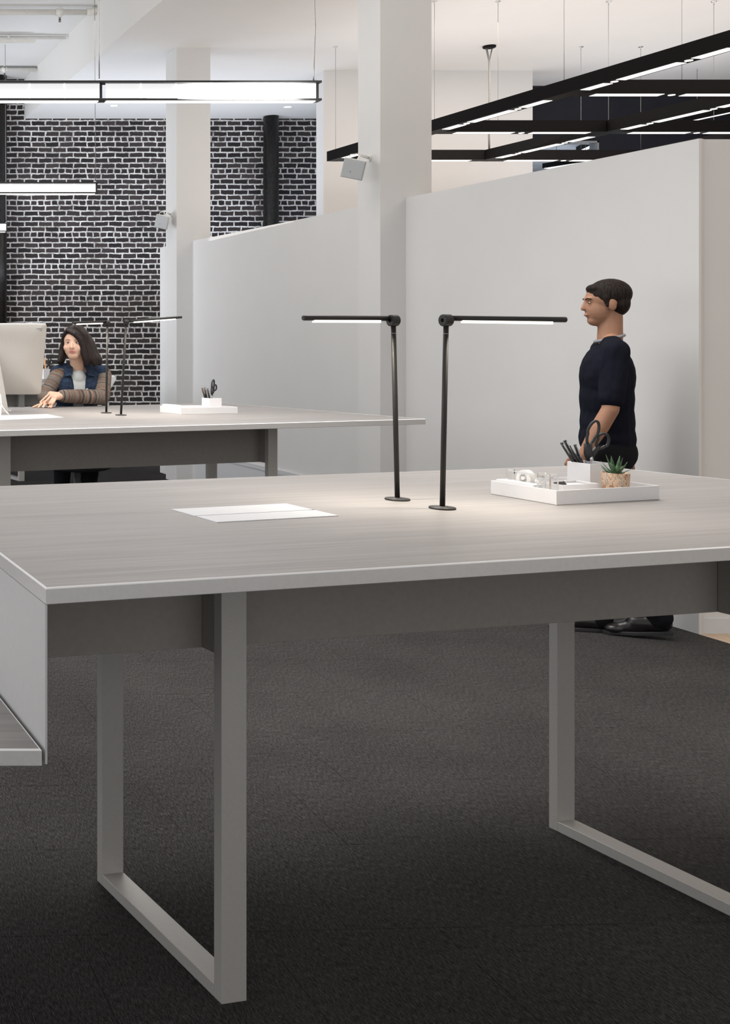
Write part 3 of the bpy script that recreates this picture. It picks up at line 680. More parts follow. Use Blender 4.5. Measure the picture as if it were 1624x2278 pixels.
# succulent
pc = on(1366, 1087, TZ); pc = FT(0.272, 0.054)
pot = thing('potted_succulent', 'small spiky green succulent in a copper mottled pot in the near tray', 'plant', (pc.x, pc.y, zi))
base = Vector((pc.x, pc.y, zi)); ph = 0.068
MB().lathe(base, (0, 0, 1), [(0.030, 0), (0.0315, 0.002), (0.0345, ph - 0.002), (0.0340, ph), (0.0315, ph), (0.031, ph - 0.010), (0, ph - 0.010)], 40).build('pot', M['pot'], pot, True)
MB().lathe(base + Vector((0, 0, ph - 0.0095)), (0, 0, 1), [(0.0308, 0), (0.02, 0.003), (0, 0.004)], 24).build('soil', M['soil'], pot, True)
top = base + Vector((0, 0, ph - 0.006))
for k in range(14):
    if k < 4: el_, Lf, az = 1.22, 0.050, k * 1.571 + 0.5
    elif k < 9: el_, Lf, az = 0.80, 0.047, k * 1.257
    else: el_, Lf, az = 0.36, 0.042, k * 1.257 + 0.6
    Lf *= random.uniform(0.85, 1.1); el_ += random.uniform(-0.1, 0.1)
    d = Vector((math.cos(az) * math.cos(el_), math.sin(az) * math.cos(el_), math.sin(el_))); hz = Vector((math.cos(az), math.sin(az), 0))
    lf = MB(); b = lf.bm; side = Vector((-math.sin(az), math.cos(az), 0)); nrm = d.cross(side)
    rows = []
    for j in range(7):
        tt = j / 6; w_ = 0.0078 * (0.75 + 0.6 * tt - 1.35 * tt ** 2.0) if j < 6 else 0.0
        cpos = top + hz * 0.004 + d * (Lf * tt) + Vector((0, 0, 0.010 * tt * tt)) ; th = 0.0028 * (1 - tt) + 0.0002
        if j == 6: rows.append([b.verts.new(cpos)])
        else: rows.append([b.verts.new(cpos + side * w_), b.verts.new(cpos + nrm * th - side * 0), b.verts.new(cpos - side * w_), b.verts.new(cpos - nrm * th * 0.6)])
    for A, B_ in zip(rows, rows[1:]):
        for i in range(4):
            if len(B_) == 1: b.faces.new((A[i], A[(i + 1) % 4], B_[0]))
            else: b.faces.new((A[i], A[(i + 1) % 4], B_[(i + 1) % 4], B_[i]))
    bmesh.ops.recalc_face_normals(b, faces=b.faces)
    lf.build('leaf', M['leaf'], pot, True)

# tray on the second table
sFL = on(403, 922, TZ); sFR = on(528.5, 920, TZ); sBL = on(356, 917, TZ)
FS = Frame((sFL.x, sFL.y, 0), sFR - sFL, sBL - sFL); SW = (sFR - sFL).length; SD = (sBL - sFL).length
tag(open_box(FS, 0, SW, 0, SD, z0, z0 + 0.039, 0.004).build('tray', M['white_plastic']), 'white desk tray on the second table, beside the partition', 'tray')
tag(MB().fbox(FS, 0.008, 0.040, 0.060, SD - 0.008, zi, z0 + 0.050, 0.001).build('storage_block', M['white_plastic']), 'long white block at the left end inside the far tray', 'box')
tag(open_box(FS, 0.09, 0.20, 0.06, 0.13, zi, zi + 0.034, 0.003).build('clip_box', M['white_plastic']), 'low open white box in the far tray', 'box')
ca2 = 0.155; FS2 = Frame(FS(0, 0), FS.u)
pcup = px(466, 900, 0); Yc = sFL.y + 0.12
cc = px(466.5, 905, Yc)
FC = Frame((cc.x, cc.y, 0), FS.u, FS.n)
tag(open_box(FC, 0, 0.079, 0, 0.075, zi, zi + 0.084, 0.003).build('pen_cup', M['white_plastic']), 'square white pen cup in the far tray, with black scissors', 'cup')
for k, (tx, ty, bx_) in enumerate([(450, 863, 455), (456, 862, 459), (462, 864, 465)]):
    Yp = Yc + 0.05; p1 = px(tx, ty, Yp); pr_ = px(bx_, 881, Yp); p0 = pr_ + (pr_ - p1).normalized() * 0.05
    pen('black pen standing in the far white cup', p0, p1, 0.0055, M['gloss_black'], 'pens in the far cup', M['orange'] if k == 0 else None)
scissors('scissors', 'black handled scissors standing in the far white cup', px(472, 878, Yc + 0.045), (0.7, 0.7, 0), (0.0, -0.02, 1), 1.0, 0.0048)

# cup with scissors on the third table
Y3 = 12.15; c3 = px(97, 834, Y3); F3c = Frame((c3.x, c3.y, 0), u3)
tag(open_box(F3c, 0, 0.075, 0, 0.075, TZ + 0.0006, TZ + 0.112, 0.003).build('pen_cup', M['white_plastic']), 'small white pen cup on the far table, between monitor and woman', 'cup')
scissors('scissors', 'black scissors standing in the small white cup on the far table', px(107, 816, Y3 + 0.035), (0.8, 0.5, 0), (0.08, 0, 1), 1.25, 0.006)
p1 = px(100, 795, Y3 + 0.03); p0 = px(101.5, 828, Y3 + 0.03)
pen('orange and white pen in the small cup on the far table', p0, p1, 0.006, M['orange'], None)

# ------------------------------------------------------------------ computer on the second table
mx = 0.945; foot = on(-14, 917, TZ)
mon = thing('computer', 'silver all-in-one computer seen from behind on the second table', 'computer', (foot.x, foot.y, TZ))
tl = px(104.5, 720, 6.60); blr = px(91, 877.5, 6.80)
upv = Vector((blr.x - tl.x, blr.y - tl.y, blr.z - tl.z)); Hm = upv.length; upv = -upv.normalized()
rt = Vector((1.0, 0.0, 0)); rt = (rt - upv * rt.dot(upv)).normalized(); nb = rt.cross(upv).normalized()
if nb.y > 0: nb = -nb
O = blr - rt * 0.62        # lower left corner of the back
def rr(w, h, r, k=6):
    out = []
    for cx_, cy_, a0 in ((w - r, r, -90), (w - r, h - r, 0), (r, h - r, 90), (r, r, 180)):
        for j in range(k + 1):
            t = math.radians(a0 + 90 * j / k); out.append((cx_ + r * math.cos(t), cy_ + r * math.sin(t)))
    return out
def shell(inset, off):
    return [O + rt * (inset + x) + upv * (inset + y) + nb * off for x, y in rr(0.62 - 2 * inset, Hm - 2 * inset, 0.022)]
b = bmesh.new(); prev = None; layers = [(0.004, -0.010), (0.0, -0.006), (0.0, 0.0), (0.004, 0.003), (0.10, 0.022), (0.16, 0.026)]
rings = [[b.verts.new(p) for p in shell(i, o)] for i, o in layers]
for A, B_ in zip(rings, rings[1:]):
    for i in range(len(A)): b.faces.new((A[i], A[(i + 1) % len(A)], B_[(i + 1) % len(A)], B_[i]))
b.faces.new(rings[-1]); bmesh.ops.recalc_face_normals(b, faces=b.faces)
mm = MB(); mm.bm.free(); mm.bm = b; disp = mm.build('display', M['alu'], mon, True)
MB().hexa(shell(0.004, -0.0105), shell(0.004, -0.0095)).build('screen_glass', M['screen'], disp)
for k in range(4):
    c_ = O + rt * (0.62 - 0.062 + 0.012 * (k % 2)) + upv * (Hm - 0.032 - 0.010 * (k // 2)) + nb * 0.0085
    MB().hexa([c_, c_ + rt * 0.022, c_ + rt * 0.022 + upv * 0.0035, c_ + upv * 0.0035], [p + nb * 0.0006 for p in (c_, c_ + rt * 0.022, c_ + rt * 0.022 + upv * 0.0035, c_ + upv * 0.0035)]).build('printed_mark', M['grey_print'], disp)
# bent stand
sa = px(-1, 800, 6.60); sb = px(19, 916, 6.64); zb = TZ + 0.001
W = 0.20; pts = [Vector((sb.x, sb.y, zb + 0.006)), Vector((sb.x, sb.y, zb + 0.03)), sa, O + rt * 0.33 + upv * 0.25 + nb * 0.03]
bm_ = MB(); th = Vector((0.0, 0.018, 0))
for A, B_ in ((sb, px(-2.0, 795, 6.62)), (px(-2.0, 795, 6.62), px(-10, 760, 6.66))):
    A = Vector((A.x, A.y, max(A.z, zb + 0.004))); L_ = rt * 0.21
    bm_.hexa([A - L_, A, A + th, A - L_ + th], [B_ - L_, B_, B_ + th, B_ - L_ + th])
bm_.hexa([Vector((sb.x, sb.y, zb)), Vector((sb.x, sb.y + 0.19, zb)), Vector((sb.x - 0.21, sb.y + 0.16, zb)), Vector((sb.x - 0.21, sb.y - 0.036, zb))], [Vector((sb.x, sb.y, zb + 0.008)), Vector((sb.x, sb.y + 0.19, zb + 0.008)), Vector((sb.x - 0.21, sb.y + 0.16, zb + 0.008)), Vector((sb.x - 0.21, sb.y - 0.036, zb + 0.008))])
bm_.build('stand', M['alu'], mon)
MB().lathe(Vector((sb.x + 0.008, sb.y - 0.004, zb + 0.012)), (0, 0, 1), [(0.006, 0), (0.0065, 0.006), (0, 0.007)], 14).build('cable_plug', M['white_plastic'], mon)
cpts = [px(0, 893, 6.58), px(6, 906, 6.56), px(14, 917, 6.55), px(24, 926, 6.53), on(28, 928.3, TZ + 0.004)]
tag(MB().tube(cpts, 0.0035, 8).build('cable', M['cable_white']), 'white cable curving from the computer down to the second table', 'cable')
tag(MB().tube([on(-6, 931, TZ + 0.005), px(1, 925, 6.45), px(2.5, 897, 6.46), px(1, 880, 6.5), px(-8, 866, 6.55)], 0.0045, 8).build('cable', M['cable_white']), 'second white cable at the left picture edge, rising from the table', 'cable')

# ------------------------------------------------------------------ pendants
def pendant(label, Y, xend, z_top, h, posts, n_mod=3, mod=1.165, ribs=6, joints=True):
    t = thing('pendant_light', label, 'light', (xend - n_mod * mod / 2, Y, z_top - h), 'linear pendant lights')
    x1 = xend; x0 = xend - n_mod * mod; zb_ = z_top - h
    MB().box(x0, x1, Y - 0.03, Y + 0.03, z_top - 0.012, z_top, 0.001).build('top_rail', M['pend_black'], t)
    MB().box(x0, x1, Y - 0.03, Y + 0.03, zb_ + 0.0045, zb_ + 0.0165, 0.001).build('bottom_rail', M['pend_black'], t)
    for k in range(n_mod):
        a, b_ = x1 - (k + 1) * mod + 0.012, x1 - k * mod - 0.022
        MB().box(a, b_, Y - 0.006, Y + 0.006, zb_ + 0.0165, z_top - 0.012).build('diffuser_panel', M['pend_panel'], t)
        MB().box(a, b_ - 0.01, Y - 0.024, Y + 0.022, zb_ + 0.0, zb_ + 0.0045).build('downlight_strip', M['pend_strip'], t)
        for j in range(1, ribs):
            xx = a + (b_ - a) * j / ribs
            MB().box(xx - 0.0025, xx + 0.0025, Y - 0.0085, Y + 0.0085, zb_ + 0.0165, z_top - 0.012).build('diffuser_joint', M['pend_rib'], t)
        MB().box(b_, b_ + 0.014, Y - 0.008, Y + 0.008, zb_ + 0.0165, z_top - 0.012).build('post', M['pend_black'], t)
        if posts:
            zc = CZL if b_ < bx(Y) else CZ
            if k == 0 and Y < 7: # slack cord
                P = [px(697.5, 178, Y), px(699, 120, Y), px(701.5, 60, Y), px(699, 0, Y), Vector((b_, Y, zc))]
                P[0].z = z_top; MB().tube(P, 0.004, 8).build('suspension_cable', M['wire'], t)
            else:
                MB().tube([Vector((b_, Y, z_top)), Vector((b_ - 0.01, Y, zc))], 0.0028, 6).build('suspension_cable', M['wire'], t)
            MB().lathe(Vector((b_, Y, z_top)), (0, 0, 1), [(0.008, 0), (0.008, 0.008), (0.004, 0.012), (0, 0.012)], 12).build('cable_grip', M['chrome'], t)
    return t
e1 = px(711, 181.5, 5.97)
pendant('largest linear pendant light, nearest the camera, high over the tables', 5.97, e1.x, e1.z, 0.112, True)
pendant('middle-sized linear pendant light in front of the brick wall', 9.84, px(218, 0, 9.84).x, e1.z, 0.106, True)
pendant('smallest linear pendant light, cut by the left picture edge', 13.3, px(17.5, 0, 13.3).x, e1.z, 0.112, True, 2)

# ------------------------------------------------------------------ black light grid in the hall
GZ0, GZ1, GW = 3.295, 3.395, 0.12
rowsY = [11.33, 9.80, 8.27, 6.74]
def gx(j, Y): return 5.04 + 1.55 * j + 0.12 * (11.33 - Y)
G = thing('light_grid', 'black square grid of ceiling lights hanging over the hall beyond the partition', 'light', (7.4, 9.0, GZ0))
def strip_q(o, ax, a0, a1, w):
    ax = Vector(ax).normalized(); sd = Vector((-ax.y, ax.x, 0)) * w / 2
    return [o + ax * a0 - sd, o + ax * a1 - sd, o + ax * a1 + sd, o + ax * a0 + sd]
def lights(beam, o, ax, segs, spots):
    for a0, a1 in segs:
        q_ = strip_q(o, ax, a0, a1, 0.075); MB().hexa([p - Vector((0, 0, 0.002)) for p in q_], q_).build('light_strip', M['grid_strip'], beam)
    for s_ in spots:
        MB().lathe(o + Vector(ax).normalized() * s_ , (0, 0, -1), [(0.024, 0), (0.023, 0.003), (0.015, 0.0045), (0, 0.005)], 20).build('spot', M['grid_spot'], beam, True)
for j in range(4):
    Ya, Yb = rowsY[0] + 0.06, rowsY[-1] - 0.7
    pa, pb = Vector((gx(j, Ya), Ya, 0)), Vector((gx(j, Yb), Yb, 0)); ax = (pb - pa).normalized()
    q_ = strip_q(pa, ax, 0, (pb - pa).length, GW)
    bm1 = MB().hexa([p + Vector((0, 0, GZ0)) for p in q_], [p + Vector((0, 0, GZ1)) for p in q_]).build('beam', M['grid_black'], G)
    for k in range(4):
        o = Vector((gx(j, rowsY[k]), rowsY[k], GZ0 - 0.0005))
        seg = [(0.17, 0.38), (0.49, 0.98), (1.09, 1.35)]; sp = [0.435, 1.035]
        if k == 3: seg, sp = [(0.17, 0.38), (0.49, 0.70)], [0.435]
        lights(bm1, o, ax, seg, sp)
for k in range(4):
    for j in range(3):
        a, b_ = gx(j, rowsY[k]) + GW / 2, gx(j + 1, rowsY[k]) - GW / 2
        bm1 = MB().box(a, b_, rowsY[k] - GW / 2, rowsY[k] + GW / 2, GZ0, GZ1).build('beam', M['grid_black'], G)
        lights(bm1, Vector((gx(j, rowsY[k]), rowsY[k], GZ0 - 0.0005)), (1, 0, 0), [(0.19, 0.70), (0.86, 1.37)], [0.78])
wires = [(gx(0, 11.33), 11.33), (7.55, 11.33), (gx(2, 11.33) + 0.02, 11.33), (gx(0, 9.8) + 0.01, 9.8), (px(1108, 0, 9.8).x, 9.8), (gx(1, 9.8), 9.8), (px(1588, 0, 9.8).x, 9.8), (px(1255, 0, 8.27).x, 8.27), (px(1517, 0, 8.27).x, 8.27), (gx(0, 6.74), 6.74), (gx(2, 6.74), 6.74)]
for x_, y_ in wires:
    MB().tube([Vector((x_, y_, GZ1)), Vector((x_, y_, CZ))], 0.0018, 6).build('suspension_wire', M['wire'], G)
    MB().lathe(Vector((x_, y_, CZ)), (0, 0, -1), [(0.022, 0), (0.022, 0.008), (0.006, 0.012), (0.006, 0.03), (0, 0.03)], 12).build('wire_anchor', M['chrome'], G)
cx0, cy0 = gx(1, 11.33) + 0.01, 11.31
MB().lathe(Vector((cx0, cy0, CZ)), (0, 0, -1), [(0.06, 0), (0.06, 0.018), (0.05, 0.024), (0, 0.024)], 28).build('ceiling_rose', M['grid_black'], G)
MB().tube([Vector((cx0 - 0.03, cy0, CZ - 0.02)), Vector((cx0, cy0, CZ - 0.16)), Vector((cx0 + 0.004, cy0, CZ - 0.5)), Vector((cx0 - 0.006, cy0, CZ - 0.8)), Vector((cx0, cy0, GZ1))], 0.009, 8).build('power_cord', M['wire'], G)
MB().tube([Vector((cx0 + 0.03, cy0, CZ - 0.02)), Vector((cx0, cy0, CZ - 0.16))], 0.006, 8).build('power_cord', M['wire'], G)
# linear lights deeper in
def lin(label, pa, pb, w, h):
    t = thing('linear_light', label, 'light', pa); ax = (pb - pa).normalized(); L_ = (pb - pa).length
    q_ = strip_q(pa, ax, 0, L_, w); MB().hexa([p for p in q_], [p + Vector((0, 0, h)) for p in q_]).build('housing', M['grid_black'], t)
    q_ = strip_q(pa, ax, 0.01, L_ - 0.01, w * 0.8); MB().hexa([p - Vector((0, 0, 0.003)) for p in q_], q_).build('light_strip', M['grid_strip'], t)
    zc_ = CZ if pa.y < 13 else 4.0
    for f_ in (0.2, 0.8):
        p = pa + ax * (L_ * f_) + Vector((0, 0, h)); MB().tube([p, Vector((p.x, p.y, zc_))], 0.003, 6).build('suspension_wire', M['wire'], t)
    return t
lin('thin bright linear light at the right edge of the picture, under the dark wall', Vector((9.45, 12.43, 3.9)), Vector((9.56, 11.7, 3.9)), 0.05, 0.06)
lin('wide bright linear light behind the interior window', Vector((px(1217, 0, 13.81).x, 13.81, 3.592)), Vector((px(1325, 0, 13.22).x, 13.22, 3.592)), 0.16, 0.06)
lin('small dark linear light near the top of the interior window', Vector((px(1288, 0, 14.6).x, 14.6, 1.48 + (752 - 338) / FPX * 14.6)), Vector((px(1326, 0, 14.0).x, 14.0, 1.48 + (752 - 338) / FPX * 14.6)), 0.07, 0.07)

# ------------------------------------------------------------------ small things on the walls and ceiling
def speaker(label, c, fdir, w, h, d, wallpt):
    t = thing('wall_speaker', label, 'speaker', c, 'white wall speakers')
    f = Vector(fdir).normalized(); r_ = f.cross(Vector((0, 0, 1))).normalized(); u_ = r_.cross(f).normalized(); rot = Matrix.Rotation(-0.30, 3, f); r_ = rot @ r_; u_ = rot @ u_
    def q_(sx, sy, o): return [c + f * o + r_ * (sx * a_) + u_ * (sy * b_) for a_, b_ in ((-1, -1), (1, -1), (1, 1), (-1, 1))]
    body = MB().hexa(q_(w / 2 * 0.72, h / 2 * 0.72, -d), q_(w / 2, h / 2, 0), 0.006).build('speaker_body', M['speaker_white'], t)
    MB().hexa(q_(w / 2 * 0.97, h / 2 * 0.97, 0.0), q_(w / 2 * 0.92, h / 2 * 0.92, 0.014), 0.005).build('grille', M['speaker_grille'], body)
    MB().lathe(c + f * 0.014 + r_ * 0.012 - u_ * 0.02, f, [(0.006, 0), (0.006, 0.001), (0, 0.001)], 12).build('badge', M['grey_print'], body)
    a0 = c - f * d * 0.6 + u_ * h * 0.38
    MB().tube([a0, a0 + Vector((0.02, 0, 0.035)), Vector(wallpt) + Vector((-0.01, 0, 0.0))], 0.008, 8).lathe(Vector(wallpt), (-1, -0.1, 0), [(0.022, 0), (0.022, 0.01), (0, 0.012)], 16).build('bracket', M['speaker_white'], t)
    MB().tube([a0 + Vector((-0.06, 0, 0.01)), a0 + Vector((-0.05, 0, 0.04)), a0 + Vector((0.01, 0, 0.045)), Vector(wallpt) + Vector((-0.012, 0, 0.012))], 0.0035, 8).build('cable', M['speaker_white'], t)
w1 = px(828, 352, 8.0); speaker('white tilted speaker on the near column, above the partition', px(786, 376, 7.86), (-0.62, -0.74, -0.26), 0.155, 0.145, 0.10, (3.822 - 0.117 * (8.0 - 7.877), 8.0, w1.z))
w2 = px(381, 478, 11.5); speaker('white tilted speaker on the far column, against the brick', px(360, 494, 11.40), (-0.62, -0.74, -0.26), 0.145, 0.140, 0.095, (3.43 - 0.117 * (11.5 - 11.38), 11.5, w2.z))

def post(label, xc, Y, r):
    t = thing('steel_column', label, 'column', (xc, Y, 0), 'black steel columns')
    MB().lathe(Vector((xc, Y, 0)), (0, 0, 1), [(r, 0), (r, CZ if xc > bx(Y) else CZL)], 40).build('shaft', M['steel_col'], t, True)
    MB().box(xc - r * 1.2, xc + r * 1.2, Y - r * 1.2, Y + r * 1.2, 0, 0.02).build('base_plate', M['steel_col'], t)
post('round black steel column on the brick wall right of the white column', px(603, 0, 14.9).x, 14.9, 0.098)
post('black steel column at the left picture edge beside the brick', px(-2, 0, 14.9).x, 14.9, 0.103)

def sprinkler_pipe(label, x0, x1, Y, z, r, heads, elbow=False):
    t = thing('sprinkler_pipe', label, 'pipe', (x0, Y, z), 'pipes under the raised ceiling')
    m = MB().tube([Vector((x0, Y, z)), Vector((x1, Y, z))], r, 16)
    m.build('pipe', M['pipe'], t)
    if elbow:
        MB().tube([Vector((x1 - 0.10, Y, z)), Vector((x1 - 0.06, Y, z)), Vector((x1 - 0.02, Y, z + 0.01)), Vector((x1 + 0.004, Y, z + 0.035))], r * 1.3, 14).build('elbow', M['pipe'], t)
    for hx in heads:
        MB().tube([Vector((hx - 0.042, Y, z)), Vector((hx + 0.042, Y, z))], r * 1.22, 16).tube([Vector((hx, Y, z)), Vector((hx, Y, z - r * 2.0))], [r * 1.1, r * 0.6], 14).build('tee_fitting', M['pipe'], t)
        MB().lathe(Vector((hx, Y, z - r * 2.0)), (0, 0, -1), [(0.010, 0), (0.008, 0.02), (0.016, 0.022), (0.016, 0.026), (0.005, 0.028), (0.005, 0.04), (0.016, 0.041), (0.016, 0.044), (0, 0.044)], 14).build('sprinkler_head', M['brass'], t)
        MB().tube([Vector((hx - 0.03, Y, z + r)), Vector((hx, Y, CZL)), Vector((hx + 0.03, Y, z + r))], 0.005, 6).build('hanger', M['pipe'], t)
Ya = 11.74; sprinkler_pipe('nearest cream sprinkler pipe under the raised ceiling, with elbow and sprinkler head', -1.5, bx(Ya) - 0.005, Ya, 4.932, 0.029, [px(133, 0, Ya).x], True)
Yb = 12.84; sprinkler_pipe('middle cream pipe under the raised ceiling, above the small track light', -1.5, bx(Yb) - 0.03, Yb, 4.962, 0.02, [])
Yc_ = 14.31; sprinkler_pipe('farthest cream sprinkler pipe under the raised ceiling, near the brick wall', -1.5, bx(Yc_) - 0.02, Yc_, 4.945, 0.022, [px(10, 0, Yc_).x])
tk = thing('ceiling_fixture', 'flat grey strip fixture under the middle ceiling pipe', 'light', (1.9, 12.8, 4.9))
xx = px(78, 0, 12.77).x; MB().box(xx - 1.2, xx, 12.74, 12.80, 4.885, 4.915).build('housing', M['pipe'], tk)
MB().tube([Vector((px(20, 0, 12.77).x, 12.77, 4.915)), Vector((px(20, 0, 12.77).x, 12.77, 4.962))], 0.02, 10).build('mount', M['pipe'], tk)
tag(MB().box(-1.0, px(79, 0, 14.40).x, 14.36, 14.46, 4.975, 4.999).build('cable_duct', M['grey_metal']), 'thin grey cable duct flat on the raised ceiling by the farthest pipe', 'duct')
def downlight(label, p):
    t = thing('downlight', label, 'light', p, 'recessed downlights')
    ring(p, (0, 0, -1), 0.052, 0.062, 0.004, 32).build('trim_ring', M['white_metal'], t)
    MB().lathe(p - Vector((0, 0, 0.0005)), (0, 0, -1), [(0.052, 0), (0.052, 0.002), (0, 0.002)], 32).build('lens', M['grid_strip'], t)
downlight('left recessed downlight in the ceiling above the brick wall', px(253.5, 234.5, (CZ - EYE) * FPX / (752 - 234.5)))
downlight('right recessed downlight in the ceiling, beside the pendant\'s end', px(640, 237.5, (CZ - EYE) * FPX / (752 - 237.5)))

# ------------------------------------------------------------------ people
def basis(f, up=(0, 0, 1)):
    f = Vector(f).normalized(); r = f.cross(Vector(up)).normalized(); u_ = r.cross(f).normalized(); return f, r, u_
def mat3(r, f, u_): return Matrix((r, f, u_)).transposed()

def set_along(o, path):
    me = o.data; at = me.attributes.new('along', 'FLOAT', 'POINT'); acc = [0]
    for a, b_ in zip(path, path[1:]): acc.append(acc[-1] + (Vector(b_) - Vector(a)).length)
    W0 = world_of(o.parent) @ o.matrix_parent_inverse if o.parent else Matrix()
    vals = []
    for v in me.vertices:
        p = v.co; best = (9, 0)
        for i, (a, b_) in enumerate(zip(path, path[1:])):
            a, b_ = Vector(a), Vector(b_); d = b_ - a; t = (p - a).dot(d) / d.length_squared
            if i > 0: t = max(t, 0)
            if i < len(path) - 2: t = min(t, 1)
            q_ = a + d * max(min(t, 1), 0); dist = (p - q_).length
            if dist < best[0]: best = (dist, acc[i] + t * d.length)
        vals.append(best[1])
    at.data.foreach_set('value', vals)

# ---- the seated woman behind the second table
def woman():
    f, r, u = basis((-0.42, -0.90, -0.06))             # r points to picture left of her facing? (her right hand side)
    root = thing('person', 'woman with long dark hair, denim vest and striped knit sleeves, seated at the second table', 'person', (1.60, 7.52, 0.0))
    HC = px(166.5, 765, 7.40)                            # head centre
    R3 = mat3(r, f, u)
    def H(a, b_, c_): return HC + r * a + f * b_ + u * c_
    S = 1.0
    nk = Vector((1.583, 7.47, 1.262))
    shR, shL = Vector((1.450, 7.47, 1.238)), Vector((1.762, 7.50, 1.242))
    elR, wrR = Vector((1.345, 7.40, 1.085)), Vector((1.365, 7.225, 1.062))
    elL, wrL = px(226, 884, 7.36), px(138, 881, 7.235)
    m = MB()
    m.ell(H(0, -0.012, 0.030), (0.076, 0.090, 0.082), R3).ell(H(0, 0.022, -0.020), (0.067, 0.064, 0.078), R3).ell(H(0, 0.040, -0.070), (0.040, 0.040, 0.035), R3)
    m.ell(H(0.037, 0.050, -0.022), (0.028, 0.026, 0.028), R3).ell(H(-0.037, 0.050, -0.022), (0.028, 0.026, 0.028), R3)
    m.cap(H(0, 0.083, 0.012), H(0, 0.096, -0.016), 0.0065, 0.0105)                    # nose
    m.ell(H(0.009, 0.089, -0.019), (0.007, 0.008, 0.006), R3).ell(H(-0.009, 0.089, -0.019), (0.007, 0.008, 0.006), R3)
    m.ell(H(0, 0.078, -0.046), (0.018, 0.008, 0.010), R3)                            # mouth
    for s in (-1, 1): m.ell(H(0.073 * s, -0.012, -0.004), (0.010, 0.020, 0.030), R3)
    m.cap(H(0, -0.012, -0.06), nk, 0.042, 0.048)
    m.cap(nk, shR, 0.034, 0.040).cap(nk, shL, 0.034, 0.040).ell(nk + Vector((0, 0.025, -0.13)), (0.135, 0.070, 0.14)).ell(Vector((1.61, 7.52, 0.86)), (0.15, 0.10, 0.22))
    m.cap(shR, elR, 0.040, 0.034).cap(elR, wrR, 0.033, 0.024).cap(shL, elL, 0.040, 0.034).cap(elL, wrL, 0.033, 0.024)
    # thighs and shins on the stool
    for s in (-1, 1):
        hip = Vector((1.60 + 0.08 * s, 7.56, 0.72)); kn = Vector((1.58 + 0.10 * s, 7.60, 0.69)); kn = hip + Vector((0.0, -0.02, -0.01)) + Vector((0.02 * s, 0.0, 0)); ft = Vector((1.59 + 0.09 * s, 7.60, 0.36))
        m.cap(hip, kn, 0.07, 0.065).cap(kn, ft, 0.055, 0.035).cap(ft, ft + Vector((0, -0.1, -0.03)), 0.035, 0.03)
    # her left hand, resting on top of the other
    def hand(w, palm, tips, th, rad=0.0084):
        m.cap(w, palm[0], 0.024, 0.0175).cap(w, palm[1], 0.023, 0.0165).cap(palm[0], palm[1], 0.0145, 0.0135)
        for i, (k, mid, tip) in enumerate(tips): m.cap(k, mid, rad + 0.0008, rad).cap(mid, tip, rad, rad - 0.0016)
        m.cap(w + (palm[0] - w) * 0.3, th[0], 0.011, 0.0095).cap(th[0], th[1], 0.0095, 0.0075)
    K = lambda x, y, Y: px(x, y, Y)
    hand(wrL, (K(112, 876, 7.20), K(122, 885, 7.14)),
         [(K(112, 875, 7.205), K(101, 884, 7.185), K(89.5, 895, 7.165)), (K(115, 879, 7.18), K(106, 889, 7.155), K(97, 896.5, 7.145)),
          (K(119, 883, 7.155), K(114, 891, 7.125), K(109, 898, 7.115)), (K(123, 887, 7.135), K(119.5, 894, 7.110), K(116, 899, 7.105))], (K(118, 889, 7.19), K(108, 898.5, 7.18)))
    hand(wrR, (K(112, 897, 7.17), K(98, 896, 7.20)),
         [(K(112, 899, 7.16), K(112, 904, 7.13), K(108, 906, 7.105)), (K(104, 897, 7.17), K(98, 902, 7.13), K(96, 906.5, 7.105)),
          (K(98, 896, 7.19), K(90, 901, 7.15), K(85.5, 906, 7.12)), (K(94, 898, 7.21), K(83, 902, 7.17), K(73, 906, 7.13))], (K(117, 901, 7.15), K(113, 906, 7.09)))
    body = m.fuse('body', M['skin'], root, 0.0042, 3)
    # face details
    fc = MB()
    def onface(a, c_, b_): return H(a, b_, c_)
    for s in (-1, 1):
        e = MB().ell(H(0.030 * s, 0.0735, 0.0115), (0.0125, 0.0055, 0.0034), R3).build('eye', M['eyewhite'], body)
        MB().ell(H(0.029 * s - 0.001, 0.0765, 0.0118), (0.0066, 0.0040, 0.0036), R3).build('iris', M['eye'], e)
        MB().tube([H(0.016 * s, 0.0785, 0.0150), H(0.029 * s, 0.0790, 0.0185), H(0.045 * s, 0.071, 0.0145)], [0.0010, 0.0017, 0.0008], 8).build('eyelash', M['eye'], e)
        MB().tube([H(0.014 * s, 0.080, 0.029), H(0.030 * s, 0.079, 0.0335), H(0.047 * s, 0.070, 0.030)], [0.0018, 0.0022, 0.0008], 8).build('eyebrow', M['brow'], body)
    MB().ell(H(0, 0.0830, -0.0425), (0.0205, 0.0056, 0.0036), R3).ell(H(0, 0.0830, -0.0500), (0.0170, 0.0066, 0.0048), R3).build('lips', M['lips'], body)
    # hair: cap, and two long curtains
    h = MB()
    h.ell(H(0.0, -0.026, 0.046), (0.086, 0.094, 0.083), R3)
    h.ell(H(0, -0.050, 0.0), (0.084, 0.066, 0.10), R3)
    def strand(pts, rs):
        for (p, q_), (a, b_) in zip(zip(pts, pts[1:]), zip(rs, rs[1:])): h.cap(p, q_, a, b_)
    for s, off in ((-1, 0.0), (1, 0.0)): pass
    # side toward picture right (her left): full curtain falling over the cheek
    lf = -r if (-r).x > 0 else r; lfs = 1 if lf == r else -1
    def Q(a, b_, c_): return HC + lf * a + f * b_ + u * c_
